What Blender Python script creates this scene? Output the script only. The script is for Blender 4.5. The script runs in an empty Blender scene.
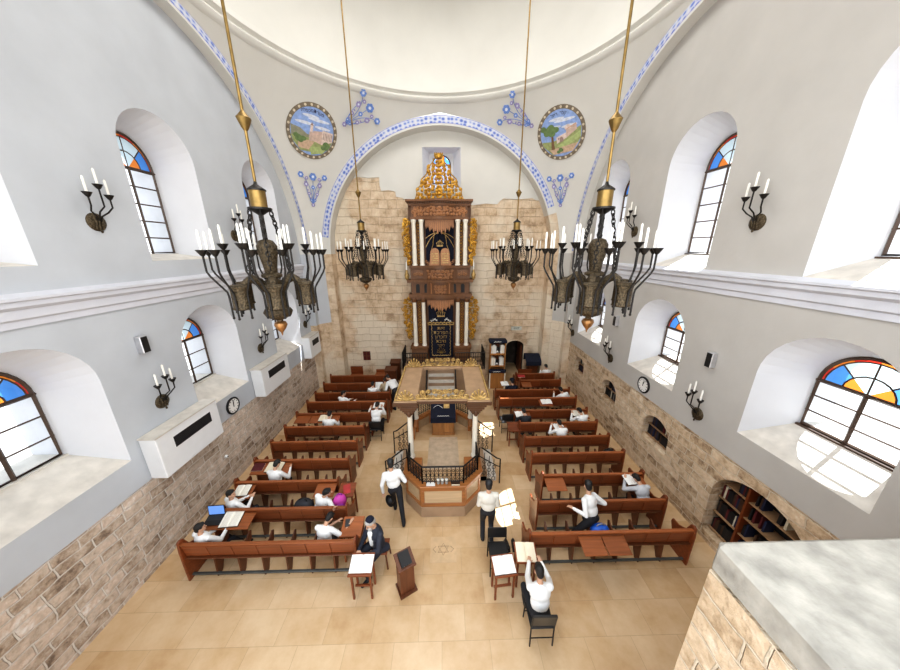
import bpy, bmesh, math, random
import numpy as np
from mathutils import Vector, Matrix, Euler
from mathutils.geometry import tessellate_polygon
random.seed(7)
PI = math.pi
V = Vector
scene = bpy.context.scene
COL = scene.collection

# ------------------------------------------------------------------ materials
MATS = {}
def new_mat(name):
    m = bpy.data.materials.new(name); m.use_nodes = True
    nt = m.node_tree; b = nt.nodes['Principled BSDF']
    MATS[name] = m
    return m, nt, b
def nd(nt, t, **kw):
    n = nt.nodes.new(t)
    for k, v in kw.items():
        if k.startswith('i_'): n.inputs[k[2:].replace('_', ' ')].default_value = v
        else: setattr(n, k, v)
    return n
def rgba(c): return (c[0], c[1], c[2], 1)
def ramp(nt, stops):
    r = nt.nodes.new('ShaderNodeValToRGB')
    e = r.color_ramp.elements
    while len(e) < len(stops): e.new(0.5)
    for k, (p, c) in enumerate(stops): e[k].position = p; e[k].color = rgba(c)
    return r
def plain(name, c, rough=.6, metal=0, var=.12, scale=6, bump=0, bscale=40, spec=.5):
    m, nt, b = new_mat(name); L = nt.links
    tc = nd(nt, 'ShaderNodeTexCoord'); nz = nd(nt, 'ShaderNodeTexNoise'); nz.inputs['Scale'].default_value = scale; nz.inputs['Detail'].default_value = 5
    L.new(tc.outputs['Object'], nz.inputs['Vector'])
    r = ramp(nt, [(.3, [x*(1-var) for x in c]), (.7, [min(1, x*(1+var)) for x in c])])
    L.new(nz.outputs['Fac'], r.inputs['Fac']); L.new(r.outputs['Color'], b.inputs['Base Color'])
    b.inputs['Roughness'].default_value = rough; b.inputs['Metallic'].default_value = metal
    b.inputs['Specular IOR Level'].default_value = spec
    if bump:
        n2 = nd(nt, 'ShaderNodeTexNoise'); n2.inputs['Scale'].default_value = bscale; n2.inputs['Detail'].default_value = 4
        L.new(tc.outputs['Object'], n2.inputs['Vector'])
        bp = nd(nt, 'ShaderNodeBump'); bp.inputs['Strength'].default_value = bump; bp.inputs['Distance'].default_value = .02
        L.new(n2.outputs['Fac'], bp.inputs['Height']); L.new(bp.outputs['Normal'], b.inputs['Normal'])
    return m
def wood(name, c, rough=.35, axis='X', scale=3.0, var=.3):
    m, nt, b = new_mat(name); L = nt.links
    tc = nd(nt, 'ShaderNodeTexCoord'); mp = nd(nt, 'ShaderNodeMapping')
    s = {'X': (.6, 9, 9), 'Y': (9, .6, 9), 'Z': (9, 9, .6)}[axis]
    mp.inputs['Scale'].default_value = [x*scale/3 for x in s]
    L.new(tc.outputs['Object'], mp.inputs['Vector'])
    nz = nd(nt, 'ShaderNodeTexNoise'); nz.inputs['Scale'].default_value = 2.2; nz.inputs['Detail'].default_value = 7; nz.inputs['Distortion'].default_value = .8
    L.new(mp.outputs['Vector'], nz.inputs['Vector'])
    oi = nd(nt, 'ShaderNodeObjectInfo')
    r = ramp(nt, [(.25, [x*(1-var) for x in c]), (.55, c), (.8, [min(1, x*(1+var)) for x in c])])
    L.new(nz.outputs['Fac'], r.inputs['Fac'])
    hs = nd(nt, 'ShaderNodeHueSaturation')
    mr = nd(nt, 'ShaderNodeMapRange'); mr.inputs['To Min'].default_value = .85; mr.inputs['To Max'].default_value = 1.15
    L.new(oi.outputs['Random'], mr.inputs['Value']); L.new(mr.outputs['Result'], hs.inputs['Value'])
    L.new(r.outputs['Color'], hs.inputs['Color']); L.new(hs.outputs['Color'], b.inputs['Base Color'])
    b.inputs['Roughness'].default_value = rough
    bp = nd(nt, 'ShaderNodeBump'); bp.inputs['Strength'].default_value = .08; bp.inputs['Distance'].default_value = .01
    L.new(nz.outputs['Fac'], bp.inputs['Height']); L.new(bp.outputs['Normal'], b.inputs['Normal'])
    return m
def stone_mat(name, cols, mortar, bw=.75, bh=.33, bump=.5, mscale=1.0, msize=.014, patch=None, rough=.85, bvar=.50):
    """coursed ashlar: u = |x| - y, v = z in metres, warped a little so the joints are uneven"""
    m, nt, b = new_mat(name); L = nt.links
    tc = nd(nt, 'ShaderNodeTexCoord'); sp = nd(nt, 'ShaderNodeSeparateXYZ'); L.new(tc.outputs['Object'], sp.inputs[0])
    ab = nd(nt, 'ShaderNodeMath', operation='ABSOLUTE'); L.new(sp.outputs['X'], ab.inputs[0])
    su = nd(nt, 'ShaderNodeMath', operation='SUBTRACT'); L.new(ab.outputs[0], su.inputs[0]); L.new(sp.outputs['Y'], su.inputs[1])
    cb = nd(nt, 'ShaderNodeCombineXYZ'); L.new(su.outputs[0], cb.inputs['X']); L.new(sp.outputs['Z'], cb.inputs['Y'])
    wz = nd(nt, 'ShaderNodeTexNoise'); wz.inputs['Scale'].default_value = 1.3; wz.inputs['Detail'].default_value = 5; L.new(tc.outputs['Object'], wz.inputs['Vector'])
    ws = nd(nt, 'ShaderNodeVectorMath', operation='SCALE'); ws.inputs['Scale'].default_value = .20; L.new(wz.outputs['Color'], ws.inputs[0])
    ad = nd(nt, 'ShaderNodeVectorMath', operation='ADD'); L.new(cb.outputs[0], ad.inputs[0]); L.new(ws.outputs[0], ad.inputs[1])
    br = nd(nt, 'ShaderNodeTexBrick'); br.inputs['Scale'].default_value = 1; br.inputs['Brick Width'].default_value = bw; br.inputs['Row Height'].default_value = bh
    br.inputs['Mortar Size'].default_value = msize; br.inputs['Mortar Smooth'].default_value = .4; br.offset = .43; br.squash = .7; br.squash_frequency = 3
    br.inputs['Color1'].default_value = (0, 0, 0, 1); br.inputs['Color2'].default_value = (1, 1, 1, 1); br.inputs['Mortar'].default_value = (.5, .5, .5, 1)
    L.new(ad.outputs[0], br.inputs['Vector'])
    n1 = nd(nt, 'ShaderNodeTexNoise'); n1.inputs['Scale'].default_value = 2.5*mscale; n1.inputs['Detail'].default_value = 9; n1.inputs['Roughness'].default_value = .68; L.new(tc.outputs['Object'], n1.inputs['Vector'])
    mx = nd(nt, 'ShaderNodeMath', operation='MULTIPLY_ADD'); mx.inputs[1].default_value = bvar; L.new(br.outputs['Color'], mx.inputs[0])
    sc = nd(nt, 'ShaderNodeMath', operation='MULTIPLY_ADD'); sc.inputs[1].default_value = 2.0; sc.inputs[2].default_value = -.76; L.new(n1.outputs['Fac'], sc.inputs[0]); L.new(sc.outputs[0], mx.inputs[2])
    r = ramp(nt, [(i/(len(cols)-1), c) for i, c in enumerate(cols)]); L.new(mx.outputs[0], r.inputs['Fac'])
    mm = nd(nt, 'ShaderNodeMixRGB'); mm.inputs['Color2'].default_value = rgba(mortar); L.new(r.outputs['Color'], mm.inputs['Color1'])
    mf = nd(nt, 'ShaderNodeMath', operation='MULTIPLY'); mf.inputs[1].default_value = .80; L.new(br.outputs['Fac'], mf.inputs[0]); L.new(mf.outputs[0], mm.inputs['Fac'])
    out = mm
    if patch:
        n3 = nd(nt, 'ShaderNodeTexNoise'); n3.inputs['Scale'].default_value = .42; n3.inputs['Detail'].default_value = 6; L.new(tc.outputs['Object'], n3.inputs['Vector'])
        r3 = ramp(nt, [(.50, (0, 0, 0)), (.56, (1, 1, 1))]); L.new(n3.outputs['Fac'], r3.inputs['Fac'])
        m3 = nd(nt, 'ShaderNodeMixRGB'); m3.inputs['Color2'].default_value = rgba(patch)
        f3 = nd(nt, 'ShaderNodeMath', operation='MULTIPLY'); f3.inputs[1].default_value = .85
        L.new(r3.outputs['Color'], f3.inputs[0]); L.new(f3.outputs[0], m3.inputs['Fac']); L.new(out.outputs[0], m3.inputs['Color1']); out = m3
    L.new(out.outputs[0], b.inputs['Base Color'])
    b.inputs['Roughness'].default_value = rough
    n4 = nd(nt, 'ShaderNodeTexNoise'); n4.inputs['Scale'].default_value = 14; n4.inputs['Detail'].default_value = 8; L.new(tc.outputs['Object'], n4.inputs['Vector'])
    hh = nd(nt, 'ShaderNodeMath', operation='MULTIPLY_ADD'); hh.inputs[1].default_value = -.9; L.new(br.outputs['Fac'], hh.inputs[0]); L.new(n4.outputs['Fac'], hh.inputs[2])
    bp = nd(nt, 'ShaderNodeBump'); bp.inputs['Strength'].default_value = bump; bp.inputs['Distance'].default_value = .03
    L.new(hh.outputs[0], bp.inputs['Height']); L.new(bp.outputs['Normal'], b.inputs['Normal'])
    return m
def floor_mat():
    m, nt, b = new_mat('limestone_floor'); L = nt.links
    tc = nd(nt, 'ShaderNodeTexCoord')
    br = nd(nt, 'ShaderNodeTexBrick'); br.inputs['Scale'].default_value = 1; br.inputs['Brick Width'].default_value = .85; br.inputs['Row Height'].default_value = .55
    br.inputs['Mortar Size'].default_value = .004; br.inputs['Mortar Smooth'].default_value = .3
    br.inputs['Color1'].default_value = (0, 0, 0, 1); br.inputs['Color2'].default_value = (1, 1, 1, 1); br.inputs['Mortar'].default_value = (.4, .4, .4, 1)
    L.new(tc.outputs['Object'], br.inputs['Vector'])
    n1 = nd(nt, 'ShaderNodeTexNoise'); n1.inputs['Scale'].default_value = 1.6; n1.inputs['Detail'].default_value = 8; n1.inputs['Roughness'].default_value = .65; L.new(tc.outputs['Object'], n1.inputs['Vector'])
    mx = nd(nt, 'ShaderNodeMath', operation='MULTIPLY_ADD'); mx.inputs[1].default_value = .3; L.new(br.outputs['Color'], mx.inputs[0]); L.new(n1.outputs['Fac'], mx.inputs[2])
    r = ramp(nt, [(.35, (.46, .28, .135)), (.6, (.57, .39, .22)), (.9, (.67, .50, .32))]); L.new(mx.outputs[0], r.inputs['Fac'])
    mm = nd(nt, 'ShaderNodeMixRGB'); mm.inputs['Color2'].default_value = (.35, .24, .14, 1); L.new(r.outputs['Color'], mm.inputs['Color1']); 
    mf = nd(nt, 'ShaderNodeMath', operation='MULTIPLY'); mf.inputs[1].default_value = .55; L.new(br.outputs['Fac'], mf.inputs[0]); L.new(mf.outputs[0], mm.inputs['Fac'])
    L.new(mm.outputs[0], b.inputs['Base Color']); b.inputs['Roughness'].default_value = .28
    return m
def band_mat():
    """blue lacework painted along the arch, driven by the band's own uv (metres along, 0..1 across)"""
    m, nt, b = new_mat('painted_arch_band'); L = nt.links
    uv = nd(nt, 'ShaderNodeUVMap'); sp = nd(nt, 'ShaderNodeSeparateXYZ'); L.new(uv.outputs['UV'], sp.inputs[0])
    vo = nd(nt, 'ShaderNodeTexVoronoi'); vo.inputs['Scale'].default_value = 1
    cb = nd(nt, 'ShaderNodeCombineXYZ')
    a = nd(nt, 'ShaderNodeMath', operation='MULTIPLY'); a.inputs[1].default_value = 5.5; L.new(sp.outputs['X'], a.inputs[0]); L.new(a.outputs[0], cb.inputs['X'])
    c = nd(nt, 'ShaderNodeMath', operation='MULTIPLY'); c.inputs[1].default_value = 2; L.new(sp.outputs['Y'], c.inputs[0]); L.new(c.outputs[0], cb.inputs['Y'])
    vo.inputs['Randomness'].default_value = .35; L.new(cb.outputs[0], vo.inputs['Vector'])
    r = ramp(nt, [(.0, (.10, .14, .46)), (.30, (.17, .24, .56)), (.42, (.45, .50, .68)), (.62, (.62, .63, .68))]); L.new(vo.outputs['Distance'], r.inputs['Fac'])
    # edge lines
    e1 = nd(nt, 'ShaderNodeMath', operation='SUBTRACT'); e1.inputs[1].default_value = .5; L.new(sp.outputs['Y'], e1.inputs[0])
    e2 = nd(nt, 'ShaderNodeMath', operation='ABSOLUTE'); L.new(e1.outputs[0], e2.inputs[0])
    r2 = ramp(nt, [(.42, (0, 0, 0)), (.44, (1, 1, 1))]); L.new(e2.outputs[0], r2.inputs['Fac'])
    mm = nd(nt, 'ShaderNodeMixRGB'); mm.inputs['Color2'].default_value = (.28, .30, .58, 1); L.new(r.outputs['Color'], mm.inputs['Color1']); L.new(r2.outputs['Color'], mm.inputs['Fac'])
    L.new(mm.outputs[0], b.inputs['Base Color']); b.inputs['Roughness'].default_value = .8
    return m
def glass_mat(name, c, glow=0):
    m = bpy.data.materials.new(name); m.use_nodes = True; nt = m.node_tree; MATS[name] = m
    for n in list(nt.nodes):
        if n.type != 'OUTPUT_MATERIAL': nt.nodes.remove(n)
    o = nt.nodes['Material Output']; L = nt.links
    tr = nd(nt, 'ShaderNodeBsdfTransparent'); gl = nd(nt, 'ShaderNodeBsdfGlossy'); gl.inputs['Roughness'].default_value = .05
    tc = nd(nt, 'ShaderNodeTexCoord'); nz = nd(nt, 'ShaderNodeTexNoise'); nz.inputs['Scale'].default_value = 3; L.new(tc.outputs['Object'], nz.inputs['Vector'])
    r = ramp(nt, [(.3, [x*.88 for x in c]), (.7, c)]); L.new(nz.outputs['Fac'], r.inputs['Fac']); L.new(r.outputs['Color'], tr.inputs['Color'])
    mx = nd(nt, 'ShaderNodeMixShader'); mx.inputs['Fac'].default_value = .04
    L.new(tr.outputs[0], mx.inputs[1]); L.new(gl.outputs[0], mx.inputs[2]); L.new(mx.outputs[0], o.inputs['Surface'])
    return m
def page_mat():
    m, nt, b = new_mat('printed_page'); L = nt.links
    tc = nd(nt, 'ShaderNodeTexCoord'); sp = nd(nt, 'ShaderNodeSeparateXYZ'); L.new(tc.outputs['Object'], sp.inputs[0])
    a = nd(nt, 'ShaderNodeMath', operation='MULTIPLY'); a.inputs[1].default_value = 420; L.new(sp.outputs['Y'], a.inputs[0])
    s = nd(nt, 'ShaderNodeMath', operation='SINE'); L.new(a.outputs[0], s.inputs[0])
    nz = nd(nt, 'ShaderNodeTexNoise'); nz.inputs['Scale'].default_value = 60; L.new(tc.outputs['Object'], nz.inputs['Vector'])
    q = nd(nt, 'ShaderNodeMath', operation='MULTIPLY'); L.new(s.outputs[0], q.inputs[0]); L.new(nz.outputs['Fac'], q.inputs[1])
    # keep a margin round the text block
    ax = nd(nt, 'ShaderNodeMath', operation='ABSOLUTE'); L.new(sp.outputs['X'], ax.inputs[0])
    d1 = nd(nt, 'ShaderNodeMath', operation='SUBTRACT'); d1.inputs[1].default_value = .095; L.new(ax.outputs[0], d1.inputs[0])
    d2 = nd(nt, 'ShaderNodeMath', operation='ABSOLUTE'); L.new(d1.outputs[0], d2.inputs[0])
    d3 = nd(nt, 'ShaderNodeMath', operation='LESS_THAN'); d3.inputs[1].default_value = .065; L.new(d2.outputs[0], d3.inputs[0])
    q2 = nd(nt, 'ShaderNodeMath', operation='MULTIPLY'); L.new(q.outputs[0], q2.inputs[0]); L.new(d3.outputs[0], q2.inputs[1])
    r = ramp(nt, [(.1, (.82, .79, .70)), (.5, (.45, .42, .37))]); L.new(q2.outputs[0], r.inputs['Fac'])
    L.new(r.outputs['Color'], b.inputs['Base Color']); b.inputs['Roughness'].default_value = .8
    return m

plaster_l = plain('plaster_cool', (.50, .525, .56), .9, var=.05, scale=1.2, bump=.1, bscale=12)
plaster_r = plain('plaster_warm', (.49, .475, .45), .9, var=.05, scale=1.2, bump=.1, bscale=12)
plaster_c = plain('plaster_ceiling', (.66, .65, .61), .9, var=.04, scale=.8, bump=.08, bscale=10)
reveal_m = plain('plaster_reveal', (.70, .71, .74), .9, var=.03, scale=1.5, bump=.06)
moulding_m = plain('moulding_paint', (.60, .61, .66), .8, var=.05, scale=2, bump=.06)
sill_m = plain('sill_stone', (.62, .58, .52), .55, var=.14, scale=4, bump=.15)
stone_side_l = stone_mat('ashlar_grey_beige', [(.20, .145, .105), (.41, .315, .235), (.55, .455, .37), (.64, .515, .42), (.76, .70, .64)], (.72, .67, .61), bw=.52, bh=.205, bump=1.0, msize=.016, mscale=2.4)
stone_side_r = stone_mat('ashlar_brown_beige', [(.22, .145, .085), (.44, .315, .20), (.59, .45, .305), (.69, .545, .39), (.78, .69, .56)], (.70, .61, .48), bw=.60, bh=.215, bump=1.0, msize=.014, mscale=2.4)
stone_back = stone_mat('ashlar_pale_beige', [(.40, .28, .18), (.60, .455, .31), (.70, .56, .41), (.77, .65, .49), (.84, .77, .65)], (.57, .45, .325), bw=.62, bh=.36, bump=1.0, msize=.006, patch=(.74, .65, .52), bvar=.22)
stone_worn = plain('worn_white_stone', (.37, .35, .31), .85, var=.3, scale=5, bump=.7, bscale=9)
floor_m = floor_mat()
band_m = band_mat()
page_m = page_mat()
passage_m = plain('shaded_passage_stone', (.07, .055, .045), .9, var=.3, scale=3)  # stone colour darkened to paint in the gloom of the unlit passage
pew_m = wood('pew_wood', (.21, .056, .017), .34, 'X')
pew_dark = wood('pew_wood_dark', (.13, .042, .016), .4, 'Z')
pew_light = wood('pew_desk_wood', (.30, .095, .030), .36, 'X')
seat_m = wood('seat_wood', (.36, .22, .12), .4, 'X')
ark_m = wood('ark_carved_walnut', (.175, .078, .032), .5, 'Z', 5)  # walnut set darker, painting shade into the crevices of the carving
ark_lt = wood('ark_valance_wood', (.44, .205, .09), .5, 'Z', 5)
ark_rel = wood('ark_relief_walnut', (.38, .18, .078), .45, 'Z', 5)  # lighter walnut copy that paints raised carving as lit; tablets share it
corbel_m = wood('corbel_walnut', (.105, .046, .02), .45, 'X', 5)
bar_m = plain('foot_rail_metal', (.10, .105, .10), .4, .4)
bimah_m = wood('bimah_oak', (.40, .16, .05), .32, 'X')
bimah_pan = wood('bimah_panel_stone', (.50, .36, .22), .35, 'X', 2, .14)
bimah_base = plain('bimah_plinth_stone', (.37, .25, .16), .4, var=.1, scale=3)
canopy_m = plain('canopy_board', (.38, .25, .15), .6, var=.12, scale=4, bump=.1)
cab_m = wood('honey_cabinet_wood', (.42, .19, .06), .35, 'Z')
cream = plain('cream_column_paint', (.82, .77, .66), .35, var=.03)
gold = plain('gilt', (.52, .29, .05), .38, .75, var=.45, scale=14)
gold2 = plain('gilt_pale', (.46, .31, .12), .42, .45, var=.45, scale=14)
brass = plain('aged_brass', (.27, .18, .065), .42, .85, var=.25, scale=8)
iron = plain('dark_iron', (.03, .027, .025), .45, .6, var=.3, scale=20)
bronze = plain('chandelier_bronze', (.10, .075, .045), .45, .6, var=.7, scale=38, bump=1.0, bscale=38)
copper = plain('copper_finial', (.42, .22, .09), .35, .8)
candle = plain('candle_white', (.86, .84, .78), .5, var=.03)
frame_m = plain('window_frame_brown', (.075, .045, .03), .4)
navy = plain('navy_velvet', (.008, .010, .024), .9, var=.3, scale=20)
navy2 = plain('navy_cloth', (.007, .010, .026), .85, var=.4, scale=14)
clear = glass_mat('window_glass', (.96, .98, 1))
blue_g = glass_mat('blue_glass', (.12, .38, .9)); red_g = glass_mat('red_glass', (.75, .05, .03)); orange_g = glass_mat('orange_glass', (.95, .30, .05)); pale_g = glass_mat('pale_glass', (.75, .9, .95))
white_ac = plain('white_metal_paint', (.76, .77, .78), .35, var=.02)
black = plain('black_plastic', (.012, .012, .013), .45, var=.2)
grille_m = plain('dark_grille', (.03, .03, .032), .5)
silver = plain('satin_silver', (.6, .6, .62), .3, .7)
white_p = plain('white_paper', (.83, .82, .79), .8, var=.03)
beige_p = plain('cream_paper', (.78, .70, .54), .8, var=.05)
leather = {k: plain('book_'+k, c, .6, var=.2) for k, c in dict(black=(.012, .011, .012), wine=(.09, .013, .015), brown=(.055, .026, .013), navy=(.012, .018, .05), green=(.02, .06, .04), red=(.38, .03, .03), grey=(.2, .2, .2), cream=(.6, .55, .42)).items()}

# ------------------------------------------------------------------ mesh builder
class MB:
    def __init__(s): s.v = []; s.f = []; s.mi = []; s.sm = []
    def add(s, vs, fs, mi=0, smooth=False, M=None):
        b = len(s.v)
        s.v += [tuple(M @ V(p)) if M else tuple(p) for p in vs]
        for f in fs: s.f.append([b+i for i in f]); s.mi.append(mi); s.sm.append(smooth)
        return s
    def box(s, lo, hi, mi=0, M=None):
        x0, y0, z0 = lo; x1, y1, z1 = hi
        return s.add([(x0, y0, z0), (x1, y0, z0), (x1, y1, z0), (x0, y1, z0), (x0, y0, z1), (x1, y0, z1), (x1, y1, z1), (x0, y1, z1)],
              [(0, 3, 2, 1), (4, 5, 6, 7), (0, 1, 5, 4), (1, 2, 6, 5), (2, 3, 7, 6), (3, 0, 4, 7)], mi, False, M)
    def prism(s, poly, a, b, plane='xz', mi=0, M=None, smooth=False):
        """polygon in a plane, extruded from a to b along the third axis"""
        def P(p, t): return {'xz': (p[0], t, p[1]), 'yz': (t, p[0], p[1]), 'xy': (p[0], p[1], t)}[plane]
        n = len(poly); vs = [P(p, a) for p in poly]+[P(p, b) for p in poly]
        fs = [(i, (i+1) % n, n+(i+1) % n, n+i) for i in range(n)]
        if n <= 4: fs += [tuple(range(n))[::-1], tuple(range(n, 2*n))]
        else:
            tri = tessellate_polygon([[V((p[0], p[1], 0)) for p in poly]])
            fs += [tuple(t) for t in tri]+[tuple(n+i for i in t[::-1]) for t in tri]
        return s.add(vs, fs, mi, smooth, M)
    def tube(s, pts, r, seg=8, mi=0, M=None, cap=True, closed=False):
        pts = [V(p) for p in pts]; n = len(pts); rs = r if isinstance(r, (list, tuple)) else [r]*n
        vs = []; fs = []; up = None
        for i, p in enumerate(pts):
            if closed: t = pts[(i+1) % n]-pts[i-1]
            else: t = (pts[min(i+1, n-1)]-pts[max(i-1, 0)])
            if t.length < 1e-9: t = V((0, 0, 1))
            t.normalize()
            if up is None: up = V((0, 0, 1)) if abs(t.z) < .9 else V((1, 0, 0))
            a = t.cross(up)
            if a.length < 1e-4: up = V((0, 1, 0)); a = t.cross(up)
            a.normalize(); b = a.cross(t); up = b
            for k in range(seg):
                c = 2*PI*k/seg; vs.append(p+(a*math.cos(c)+b*math.sin(c))*rs[i])
        for i in range(n if closed else n-1):
            j = (i+1) % n
            for k in range(seg): fs.append((i*seg+k, i*seg+(k+1) % seg, j*seg+(k+1) % seg, j*seg+k))
        if cap and not closed: fs += [tuple(range(seg))[::-1], tuple((n-1)*seg+k for k in range(seg))]
        return s.add(vs, fs, mi, True, M)
    def lathe(s, prof, c=(0, 0, 0), seg=16, mi=0, M=None, flute=0):
        vs = []; fs = []; n = len(prof)
        for r, z in prof:
            for k in range(seg):
                a = 2*PI*k/seg; rr = max(r, 1e-4)*(1+(flute*(k % 2))); vs.append((c[0]+rr*math.cos(a), c[1]+rr*math.sin(a), c[2]+z))
        for i in range(n-1):
            for k in range(seg): fs.append((i*seg+k, i*seg+(k+1) % seg, (i+1)*seg+(k+1) % seg, (i+1)*seg+k))
        fs += [tuple(range(seg))[::-1], tuple((n-1)*seg+k for k in range(seg))]
        return s.add(vs, fs, mi, True, M)
    def ell(s, c, r, seg=12, rings=8, mi=0, M=None):
        vs = []; fs = []
        for i in range(rings+1):
            t = PI*i/rings
            for k in range(seg):
                a = 2*PI*k/seg; q = max(math.sin(t), 1e-3); vs.append((c[0]+r[0]*q*math.cos(a), c[1]+r[1]*q*math.sin(a), c[2]+r[2]*math.cos(t)))
        for i in range(rings):
            for k in range(seg): fs.append((i*seg+k, (i+1)*seg+k, (i+1)*seg+(k+1) % seg, i*seg+(k+1) % seg))
        return s.add(vs, fs, mi, True, M)
    def build(s, name, mats, parent=None, loc=None, bevel=0, rot=None):
        me = bpy.data.meshes.new(name); me.from_pydata(s.v, [], s.f)
        mats = mats if isinstance(mats, (list, tuple)) else [mats]
        for m in mats: me.materials.append(m)
        me.polygons.foreach_set('material_index', s.mi); me.polygons.foreach_set('use_smooth', s.sm)
        me.update(); bm = bmesh.new(); bm.from_mesh(me); bmesh.ops.recalc_face_normals(bm, faces=bm.faces); bm.to_mesh(me); bm.free()
        if any(s.sm):
            try: me.set_sharp_from_angle(angle=math.radians(50))
            except Exception: pass
        o = bpy.data.objects.new(name, me); COL.objects.link(o)
        if parent: o.parent = parent
        if loc: o.location = loc
        if rot: o.rotation_euler = rot
        if bevel:
            b = o.modifiers.new('bevel', 'BEVEL'); b.width = bevel; b.segments = 1; b.limit_method = 'ANGLE'; b.angle_limit = .6
        return o
def tag(o, label, cat, group=None):
    o['label'] = label; o['category'] = cat
    if group: o['group'] = group
    return o
def thing(name, label, cat, loc=(0, 0, 0), rz=0, group=None):
    o = bpy.data.objects.new(name, None); o.empty_display_size = .1; COL.objects.link(o)
    o.location = loc; o.rotation_euler = (0, 0, rz); return tag(o, label, cat, group)
def struct(o): o['kind'] = 'structure'; return o
CH = {}
def kids(o): return [c for c in bpy.data.objects if c.parent == o]
def copy_tree(o, parent=None):
    c = o.copy(); COL.objects.link(c); c.parent = parent
    for ch in o.children: copy_tree(ch, c)
    return c
def dup(o, loc, rz, label, group=None):
    c = copy_tree(o); c.location = loc; c.rotation_euler = (0, 0, rz); c['label'] = label
    if group: c['group'] = group
    return c
# ================================================================== THE SETTING
SP_C = V((0, 7.7, 6.5)); SP_R = 8.3; HB = 6.2; HS = 5.95       # pendentive sphere, half-depth and half-width of the square
def outline(c, hw, sill, spring, apex, n=16):
    pts = [(c-hw, sill), (c+hw, sill)]
    for i in range(n+1):
        a = PI*i/n; pts.append((c+hw*math.cos(a), spring+(apex-spring)*math.sin(a)))
    return pts
def fill(mb, outer, holes, fn, mi):
    loops = [[V((p[0], p[1], 0)) for p in outer]]+[[V((p[0], p[1], 0)) for p in h] for h in holes]
    tri = tessellate_polygon(loops); flat = [p for l in loops for p in l]
    mb.add([fn(p.x, p.y) for p in flat], [tuple(t) for t in tri], mi)
def loft(mb, A, B, mi, mi_bottom=None, smooth=False):
    n = len(A)
    for i in range(n):
        j = (i+1) % n
        mb.add([A[i], A[j], B[j], B[i]], [(0, 1, 2, 3)], mi_bottom if (mi_bottom is not None and i == 0) else mi, smooth)

WIN = {  # side: list of (centre y, outer half, sill, spring, apex, glass half, gsill, gspring, gapex)
 'left': [(c, .90, 6.48, 8.72, 9.58, .60, 6.62, 8.50, 9.22) for c in (3.82, 7.45, 11.05)]+[(c, .94, 2.64, 4.40, 5.30, .63, 3.06, 4.32, 4.98) for c in (3.98, 7.60, 11.25)],
 'right': [(c, .93, 6.22, 8.75, 9.66, .64, 6.56, 8.62, 9.32) for c in (3.92, 7.68, 11.25)]+[(c, .98, 2.98, 4.35, 5.32, .65, 3.42, 4.35, 5.00) for c in (4.07, 7.82, 11.56)]}
NICHE = [(4.28, .90, .24, 1.35, 2.07, 14), (7.12, .52, 1.10, 1.52, 1.96, 12), (9.6, .50, 1.12, 1.52, 1.95, 12), (12.03, .44, 1.15, 1.55, 1.94, 12)]
STONE_TOP = {'left': 1.98, 'right': 2.33}
XW = 6.25; XG = 7.05
win_no = 0
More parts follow.
